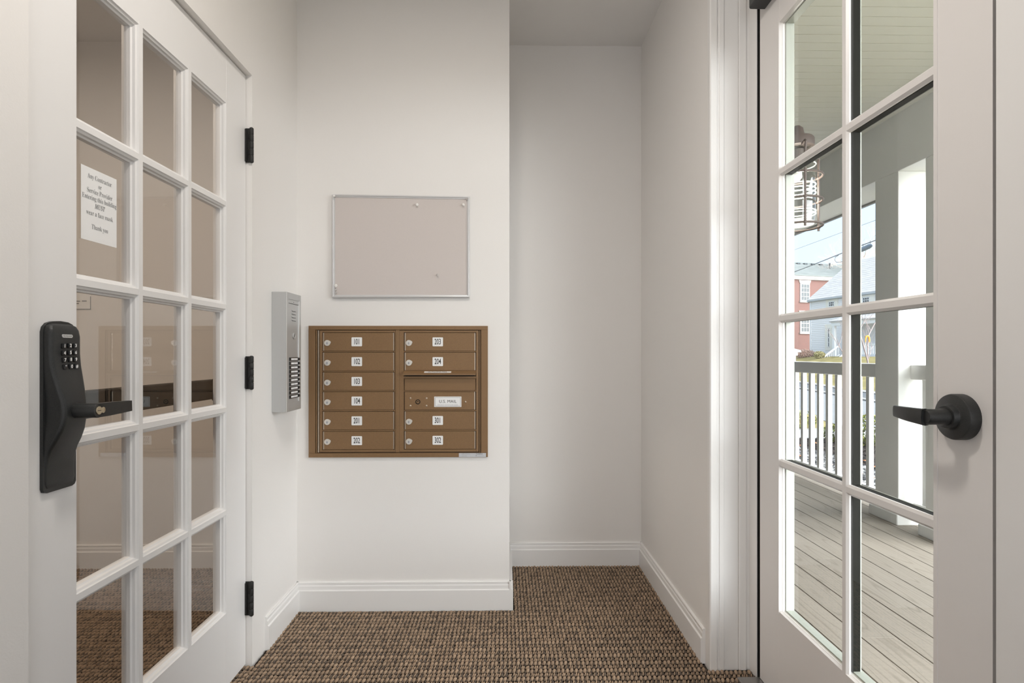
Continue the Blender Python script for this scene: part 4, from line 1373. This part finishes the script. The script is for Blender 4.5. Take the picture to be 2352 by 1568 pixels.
b.build('siding', M_SIDE, hs_)
MB(MH).box(-0.05, 0.14, -0.06, 0.02, 0.85, ez).build('corner_board', M_WFRAME, hs_)
rf = MB(MH)
nsh = 18
for k in range(nsh):
    t0, t1 = k / nsh, (k + 1) / nsh
    a = (-0.30 + 4.7 * t0, ez - 0.22 + 3.74 * t0)
    c_ = (-0.30 + 4.7 * t1, ez - 0.22 + 3.74 * t1)
    rf.prism([(a[0], a[1]), (a[0], a[1] + 0.155), (c_[0], c_[1] + 0.14), (c_[0], c_[1])], 'X', -0.10, HL + 0.3)
rf.prism([(9.1, ez - 0.22), (9.1, ez - 0.06), (4.4, ez + 3.65), (4.4, ez + 3.5)], 'X', -0.10, HL + 0.3)
rf.build('roof', M_ROOFG, hs_)
MB(MH).box(-0.12, HL + 0.25, -0.34, -0.16, ez - 0.24, ez - 0.12).box(-0.2, HL, -0.16, 0.0, ez - 0.30, ez - 0.2).build('gutter', mat('grey_gutter', (0.45, 0.48, 0.5), 0.5), hs_)


def h_window(parent, M, x0, x1, z0, z1, nx=2, nz=2, casing=None, cw=0.18, split=True, frame=None):
    w = MB(M)
    if casing is not None:
        w.box(x0 - cw, x1 + cw, -0.07, 0.0, z0 - cw * 0.8, z1 + cw, 1)
    fr = 0.06
    w.box(x0, x0 + fr, -0.10, -0.02, z0, z1).box(x1 - fr, x1, -0.10, -0.02, z0, z1).box(x0, x1, -0.10, -0.02, z0, z0 + fr).box(x0, x1, -0.10, -0.02, z1 - fr, z1)
    zm_ = (z0 + z1) / 2
    if split:
        w.box(x0, x1, -0.10, -0.02, zm_ - 0.04, zm_ + 0.04)
    for i in range(1, nx):
        x = x0 + (x1 - x0) * i / nx
        w.box(x - 0.018, x + 0.018, -0.095, -0.06, z0, z1)
    parts = [(z0, zm_), (zm_, z1)] if split else [(z0, z1)]
    for a_, b_ in parts:
        for i in range(1, nz):
            z = a_ + (b_ - a_) * i / nz
            w.box(x0, x1, -0.095, -0.06, z - 0.018, z + 0.018)
    wo = w.build('window', [frame or M_WFRAME, casing or M_WFRAME], parent)
    for a_, b_ in parts:
        MB(M).box(x0 + fr, x1 - fr, -0.075, -0.07, a_ + 0.04, b_ - 0.04).build('pane', M_PANE, wo)
    return wo


def hw_px(u0, u1, v0, v1, **kw):
    a0 = house_local(u0, (v0 + v1) / 2)
    a1 = house_local(u1, (v0 + v1) / 2)
    zt = house_local((u0 + u1) / 2, v0)[1]
    zb = house_local((u0 + u1) / 2, v1)[1]
    return h_window(hs_, MH, a0[0], a1[0], zb, zt, casing=M_CREAM, **kw)


hw_px(1905, 1918, 692, 715, nx=3, nz=2, cw=0.36)
hw_px(1983, 1999, 682, 708, nx=3, nz=2, cw=0.42)
hw_px(1903, 1907.5, 753, 797, nx=1, nz=2, cw=0.34)
hw_px(1914, 1917.5, 753, 790, nx=1, nz=2, cw=0.08)
# porch of the house
px0 = house_local(1916, 745, -2.0)[0]
px1 = px0 + 7.5
zpt = house_local(1935, 737, -2.0)[1]
b = MB(MH)
b.prism([(0.0, zpt + 0.75), (-2.3, zpt + 0.05), (-2.3, zpt - 0.05), (0.0, zpt - 0.05)], 'X', px0 - 0.2, px1)
b.build('porch_roof', M_ROOFG, hs_)
MB(MH).box(px0 - 0.1, px1, -2.2, -2.0, zpt - 0.35, zpt - 0.05).build('porch_fascia', M_WFRAME, hs_)
zfl = 0.92
for k in range(4):
    xx = px0 + 0.1 + k * 2.35
    MB(MH).box(xx - 0.10, xx + 0.12, -2.18, -1.98, zfl, zpt - 0.35).build('porch_column', M_WFRAME, hs_)
MB(MH).box(px0 - 0.1, px1, -2.25, 0, zfl - 0.2, zfl).box(px0, px1, -2.1, -2.0, -0.2, zfl - 0.2).build('porch_floor', M_WFRAME, hs_)
b = MB(MH)
for xa in (px0 + 2.6, px0 + 4.8):
    b.box(xa, xa + 2.2, -2.14, -2.04, zfl + 0.85, zfl + 0.95).box(xa, xa + 2.2, -2.14, -2.04, zfl + 0.1, zfl + 0.17)
    for k in range(11):
        b.box(xa + 0.1 + k * 0.2, xa + 0.16 + k * 0.2, -2.12, -2.06, zfl + 0.17, zfl + 0.85)
b.build('porch_balustrade', M_WFRAME, hs_)
MB(MH).box(px0 + 2.6, px0 + 3.7, -0.05, 0.02, zfl, zfl + 2.2).build('front_door', mat('grey_front_door', (0.25, 0.26, 0.27), 0.5), hs_)
# steps from the porch down towards the street, with sloped rails
b = MB(MH)
nst = 6
for k in range(nst):
    b.box(px0 + 0.8, px0 + 2.5, -2.25 - 0.33 * (k + 1), -2.25 - 0.33 * k, -0.4, zfl - 0.17 * (k + 1))
b.build('front_steps', M_WFRAME, hs_)
for xx in (px0 + 0.8, px0 + 2.5):
    b = MB(MH)
    b.prism([(-2.2, zfl + 0.95), (-2.2, zfl + 0.83), (-4.3, zfl - 0.56), (-4.3, zfl - 0.44)], 'X', xx - 0.05, xx + 0.05)
    b.prism([(-2.2, zfl + 0.18), (-2.2, zfl + 0.10), (-4.3, zfl - 1.29), (-4.3, zfl - 1.21)], 'X', xx - 0.04, xx + 0.04)
    for k in range(12):
        yy_ = -2.3 - k * 0.17
        s_ = (-2.2 - yy_) * 0.662
        b.box(xx - 0.025, xx + 0.025, yy_ - 0.025, yy_ + 0.025, zfl + 0.12 - s_, zfl + 0.88 - s_)
    b.box(xx - 0.06, xx + 0.06, -4.36, -4.24, zfl - 1.5, zfl - 0.36)
    b.build('stair_rail', M_WFRAME, hs_)

# ------------------------------------------------------------------ brick house behind
QA = on_y(1810, 700, 62.0)
QA.z = 0
bd_ = Vector((1, 0.26, 0)).normalized()
bn_ = Vector((-bd_.y, bd_.x, 0))
MBK = Matrix(((bd_.x, bn_.x, 0, QA.x), (bd_.y, bn_.y, 0, QA.y), (0, 0, 1, 0), (0, 0, 0, 1)))


def brick_local(u, v):
    d = Vector(ray(u, v))
    t = QA.dot(bn_) / d.dot(bn_)
    q = Vector((0, 0, EYE)) + d * t
    return (q - QA).dot(bd_), q.z


mbr = bpy.data.materials.new('red_brick')
mbr.use_nodes = True
nt = mbr.node_tree
tc = nt.nodes.new('ShaderNodeTexCoord')
mp = nt.nodes.new('ShaderNodeMapping')
mp.inputs['Rotation'].default_value = (PI / 2, 0, 0)
bt = nt.nodes.new('ShaderNodeTexBrick')
bt.inputs['Color1'].default_value = (0.140, 0.060, 0.050, 1)
bt.inputs['Color2'].default_value = (0.112, 0.047, 0.039, 1)
bt.inputs['Mortar'].default_value = (0.15, 0.10, 0.088, 1)
bt.inputs['Scale'].default_value = 1
bt.inputs['Brick Width'].default_value = 0.22
bt.inputs['Row Height'].default_value = 0.075
bt.inputs['Mortar Size'].default_value = 0.01
nt.links.new(tc.outputs['Object'], mp.inputs[0])
nt.links.new(mp.outputs[0], bt.inputs['Vector'])
nt.links.new(bt.outputs[0], nt.nodes['Principled BSDF'].inputs['Base Color'])
nt.nodes['Principled BSDF'].inputs['Roughness'].default_value = 0.9
bh = thing('brick_house', (QA.x, QA.y, 0.8), 'red brick house with white cornice behind the clapboard house', 'house')
bez = brick_local(1840, 642)[1]
brz = brick_local(1840, 634)[1]
MB(MBK).box(-9, 14, 0, 9.5, 0.5, bez).build('brick_walls', mbr, bh)
M_WSUN = mat('sun_dimmed_white_trim', (0.50, 0.49, 0.47), 0.7)  # white trim paint darkened to offset the sun on this house
MB(MBK).box(-9.3, 14.3, -0.35, 0.0, bez + 0.12, brz + 0.05).box(-9.2, 14.2, -0.2, 0.02, bez, bez + 0.12).build('cornice', M_WSUN, bh)
M_ROOFB = mat('green_grey_shingles', (0.150, 0.164, 0.160), 0.9, var=0.12, vscale=1.0, stretch=(1, 1, 5), spec=0.1)
rdg = brz + 2.5
b = MB(MBK)
b.prism([(-0.45, brz), (-0.45, brz + 0.12), (4.7, rdg), (9.9, brz + 0.12), (9.9, brz)], 'X', -9.3, 14.3)
b.build('roof', M_ROOFB, bh)
M_VENT = mat('slate_vent_plastic', (0.06, 0.068, 0.075), 0.8, spec=0.1)
for u in (1834.5, 1851, 1868, 1886.5):
    d = Vector(ray(u, 606))
    P0 = QA + bn_ * 3.9
    t = P0.dot(bn_) / d.dot(bn_)
    q = d * t
    xl = (q - QA).dot(bd_)
    MB(MBK).box(xl - 0.22, xl + 0.22, 3.85, 4.15, rdg - 0.55, rdg - 0.20).build('roof_vent', M_VENT, bh)
d = Vector(ray(1906, 620))
P0 = QA + bn_ * 2.6
q = d * (P0.dot(bn_) / d.dot(bn_))
xl = (q - QA).dot(bd_)
MB(MBK).lathe([(0.09, 0), (0.09, 0.75)], (xl, 2.6, brz + 1.45), (0, 0, 1), 10).build('vent_pipe', M_VENT, bh)


def bw_px(u0, u1, v0, v1):
    a0, a1 = brick_local(u0, (v0 + v1) / 2), brick_local(u1, (v0 + v1) / 2)
    zt, zb = brick_local((u0 + u1) / 2, v0)[1], brick_local((u0 + u1) / 2, v1)[1]
    wo = h_window(bh, MBK, a0[0], a1[0], zb, zt, nx=3, nz=2, casing=M_WSUN, frame=M_WSUN, cw=0.09)
    return a0[0], a1[0], zb, zt


for v0, v1 in ((652, 690.5), (722, 762.5)):
    a0, a1, zb, zt = bw_px(1838.5, 1857.5, v0, v1)
    MB(MBK).prism([(a0 - 0.12, zt + 0.1), (a1 + 0.12, zt + 0.1), (a1 + 0.26, zt + 0.42), (a0 - 0.26, zt + 0.42)], 'Y', -0.09, 0.0).build('window_lintel', M_CREAM, bh)
    MB(MBK).box(a0 - 0.16, a1 + 0.16, -0.14, 0.0, zb - 0.2, zb - 0.05).build('window_sill', M_WSUN, bh)

# plants by the houses
p = on_line(1850, 822, K, 19.5)
for k, (u, v, c_, lab, cols) in enumerate(((1848, 828, 17.6, 'pinkish brown dry shrub in front of the brick house', [(0.50, 0.34, 0.28), (0.58, 0.42, 0.35), (0.40, 0.27, 0.22)]),
                                           (1882, 830, 17.2, 'yellow green grass tuft below the clapboard house corner', [(0.42, 0.38, 0.19), (0.50, 0.45, 0.27), (0.34, 0.30, 0.15)]))):
    p = on_line(u, v, K, c_)
    zb = p.z
    leafy('dry_shrub', lab, 'shrub', (p.x, p.y, 0.72), (0.9, 0.8, 0.40) if k == 0 else (0.42, 0.42, 0.30), 1500, (0.035, 0.085), cols, 'shrubs by the houses')


# ------------------------------------------------------------------ bare trees
def branches(mb, p, d, L, r, depth, spread, rnd, mi=0):
    if depth == 0 or r < 0.0015:
        return
    pts = [p]
    q = p.copy()
    dd = d.copy()
    n = 3
    for i in range(n):
        dd = (dd + Vector((rnd.gauss(0, 0.13), rnd.gauss(0, 0.13), rnd.gauss(0.02, 0.10)))).normalized()
        q = q + dd * (L / n)
        pts.append(q.copy())
    mb.tube(pts, [r * (1 - 0.35 * i / n) for i in range(n + 1)], 4 if depth < 4 else 6, mi, caps=False)
    for i in range(rnd.choice((2, 3, 3))):
        t = rnd.uniform(0.45, 1.0)
        k = min(int(t * n), n - 1)
        base = pts[k].lerp(pts[k + 1], t * n - k)
        nd_ = (dd + Vector((rnd.gauss(0, spread), rnd.gauss(0, spread), rnd.gauss(0.08, spread * 0.6)))).normalized()
        branches(mb, base, nd_, L * rnd.uniform(0.6, 0.85), r * rnd.uniform(0.45, 0.62), depth - 1, spread, rnd, mi)


M_BARK1 = mat('brown_grey_bark', (0.27, 0.22, 0.21), 0.9, spec=0.1)
M_BARK2 = mat('pale_beige_twigs', (0.56, 0.49, 0.43), 0.9, spec=0.1)
# near sapling
pb = on_y(1995, 900, 11.3)
sp_ = thing('sapling', (pb.x, pb.y, ZG), 'thin bare brown sapling in front of the clapboard house', 'tree')
mb = MB()
base = Vector((pb.x, pb.y, ZG))
f1 = on_y(1993, 829, 11.3)
mb.tube([base, Vector((pb.x + 0.01, pb.y, 0.5)), f1], [0.022, 0.020, 0.016], 6)
a1 = on_y(1979, 778, 11.2)
a2 = on_y(1974, 760, 11.2)
a3 = on_y(1966, 742, 11.1)
mb.tube([f1, on_y(1985, 800, 11.25), a1, a2, a3, on_y(1960, 728, 11.1)], [0.015, 0.014, 0.012, 0.010, 0.008, 0.005], 6)
c1 = on_y(1993, 795, 11.4)
mb.tube([f1, c1, on_y(1996, 768, 11.5), on_y(2006, 748, 11.6), on_y(2020, 725, 11.6)], [0.014, 0.013, 0.012, 0.010, 0.006], 6)
mb.tube([on_y(1991, 862, 11.3), on_y(1966, 838, 11.25), on_y(1943, 822, 11.2), on_y(1930, 800, 11.2), on_y(1921, 775, 11.2)], [0.013, 0.011, 0.010, 0.008, 0.004], 6)
mb.build('trunk', M_BARK1, sp_, smooth=60)
rnd = random.Random(11)
tw = MB()
for s0, dv in ((a1, (-0.5, 0.1, 0.6)), (a2, (0.35, 0, 0.7)), (a3, (-0.3, 0, 0.8)), (c1, (-0.2, 0.1, 0.8)), (on_y(2000, 760, 11.5), (-0.35, 0, 0.8)), (f1, (0.3, 0, 0.7)), (on_y(1996, 768, 11.5), (-0.1, 0, 0.9)),
               (on_y(1989, 860, 11.3), (-0.6, 0, 0.35)), (on_y(1990, 845, 11.3), (-0.5, 0.1, 0.5)), (on_y(1930, 800, 11.2), (-0.3, 0, 0.6)), (on_y(1928, 790, 11.2), (0.2, 0, 0.6))):
    branches(tw, s0.copy(), Vector(dv).normalized(), 0.36, 0.006, 4, 0.35, rnd)
tw.build('twigs', M_BARK1, sp_)['kind'] = 'stuff'
tg = thing('tree_tie', tuple(on_y(1992, 776, 11.35)), 'orange tie strap looped on the bare sapling', 'strap')
o0 = [on_y(u, v, 11.32) for u, v in ((1988, 786), (1988, 778), (1990, 772), (1993.5, 771), (1996, 775), (1997, 781), (1997, 786))]
mb = MB()
mb.tube(o0, [0.006, 0.011, 0.016, 0.018, 0.018, 0.016, 0.010], 6)
mb.build('strap_loop', mat('orange_strap', (0.85, 0.36, 0.05), 0.6), tg, smooth=60)
mb = MB().tube([on_y(1988, 785, 11.32), on_y(1987, 798, 11.32)], [0.006, 0.004], 5)
mb.build('strap_end', mat('pink_strap', (0.72, 0.42, 0.36), 0.6), tg)
# large tree behind the houses
tb = on_line(1990, 815, K, 23.0)
tb = on_y(2000, 800, 44.0)
bt_ = thing('bare_tree', (tb.x, tb.y, 0.9), 'large bare pale twigged tree standing behind the clapboard house', 'tree')
rnd = random.Random(5)
tr = MB()
p0 = on_y(2030, 800, 66.0)
bt_.location = (p0.x, p0.y, 0.9)
tr.tube([Vector((p0.x, p0.y, 0.9)), Vector((p0.x - 0.2, p0.y, 5)), Vector((p0.x - 0.3, p0.y, 9))], [0.35, 0.28, 0.22], 8)
tr.build('trunk', M_BARK2, bt_, smooth=60)
tw = MB()
for k in range(9):
    q = 2 * PI * k / 9
    st = Vector((p0.x - 0.3, p0.y, 6.5 + 0.3 * k))
    branches(tw, st, Vector((math.cos(q) * 0.75 - 0.25, math.sin(q) * 0.4, 0.75)).normalized(), 4.2, 0.11, 6, 0.42, rnd)
tw.build('twigs', M_BARK2, bt_)['kind'] = 'stuff'

# ------------------------------------------------------------------ overhead wires
M_WIRE = mat('dark_cable', (0.14, 0.15, 0.16), 0.6)


def wire(name, label, pts, r, c_=10.0, m=M_WIRE):
    P = [on_line(u, v, K, c_) for u, v in pts]
    t = thing(name, tuple(P[0]), label, 'cable', 'overhead cables')
    MB().tube(P, r, 6).build('line', m, t, smooth=60)
    return t, P


wire('utility_cable', 'thick overhead cable crossing in front of the brick roof', [(1700, 668), (1820, 626), (1870, 607), (1932, 582), (1966, 568), (2010, 552), (2200, 470)], 0.018)
wire('utility_cable', 'thin pale overhead cable, the highest in the sky', [(1700, 618), (1821, 575), (1932, 534), (1966, 522), (2010, 506), (2200, 430)], 0.011, m=mat('pale_cable', (0.45, 0.45, 0.47), 0.6))
sp = thing('cable_splice', tuple(on_line(1985, 570, K, 10.0)), 'dark blue grey splice case hanging on the overhead cable', 'splice case')
A, B_ = on_line(1957, 583, K, 10.0), on_line(2001, 563.5, K, 10.0)
ax = (B_ - A)
L = ax.length
ax.normalize()
b = MB().lathe([(0.02, -0.06), (0.075, 0.0), (0.085, 0.05)] + [(0.085 + 0.008 * (k % 2), 0.08 + (L - 0.2) * k / 16) for k in range(17)] + [(0.07, L - 0.04), (0.02, L + 0.10)], A, ax, 16)
b.build('splice_case', mat('blue_grey_plastic', (0.16, 0.20, 0.25), 0.5), sp, smooth=30)
b = MB()
for k in (0.25, 0.6, 0.95):
    q = A + ax * (L * k)
    b.tube([q, q + Vector((0, 0, 0.20))], 0.012, 6)
b.build('hanger', M_WIRE, sp)
lp = thing('cable_loop', tuple(on_line(1926, 595, K, 10.0)), 'slack loop of cable below the overhead line', 'cable', 'overhead cables')
MB().tube([on_line(u, v, K, 10.0) for u, v in ((1926, 586), (1919, 590), (1917, 597), (1921, 602), (1929, 602), (1938, 600))], 0.012, 6).build('line', M_WIRE, lp, smooth=60)
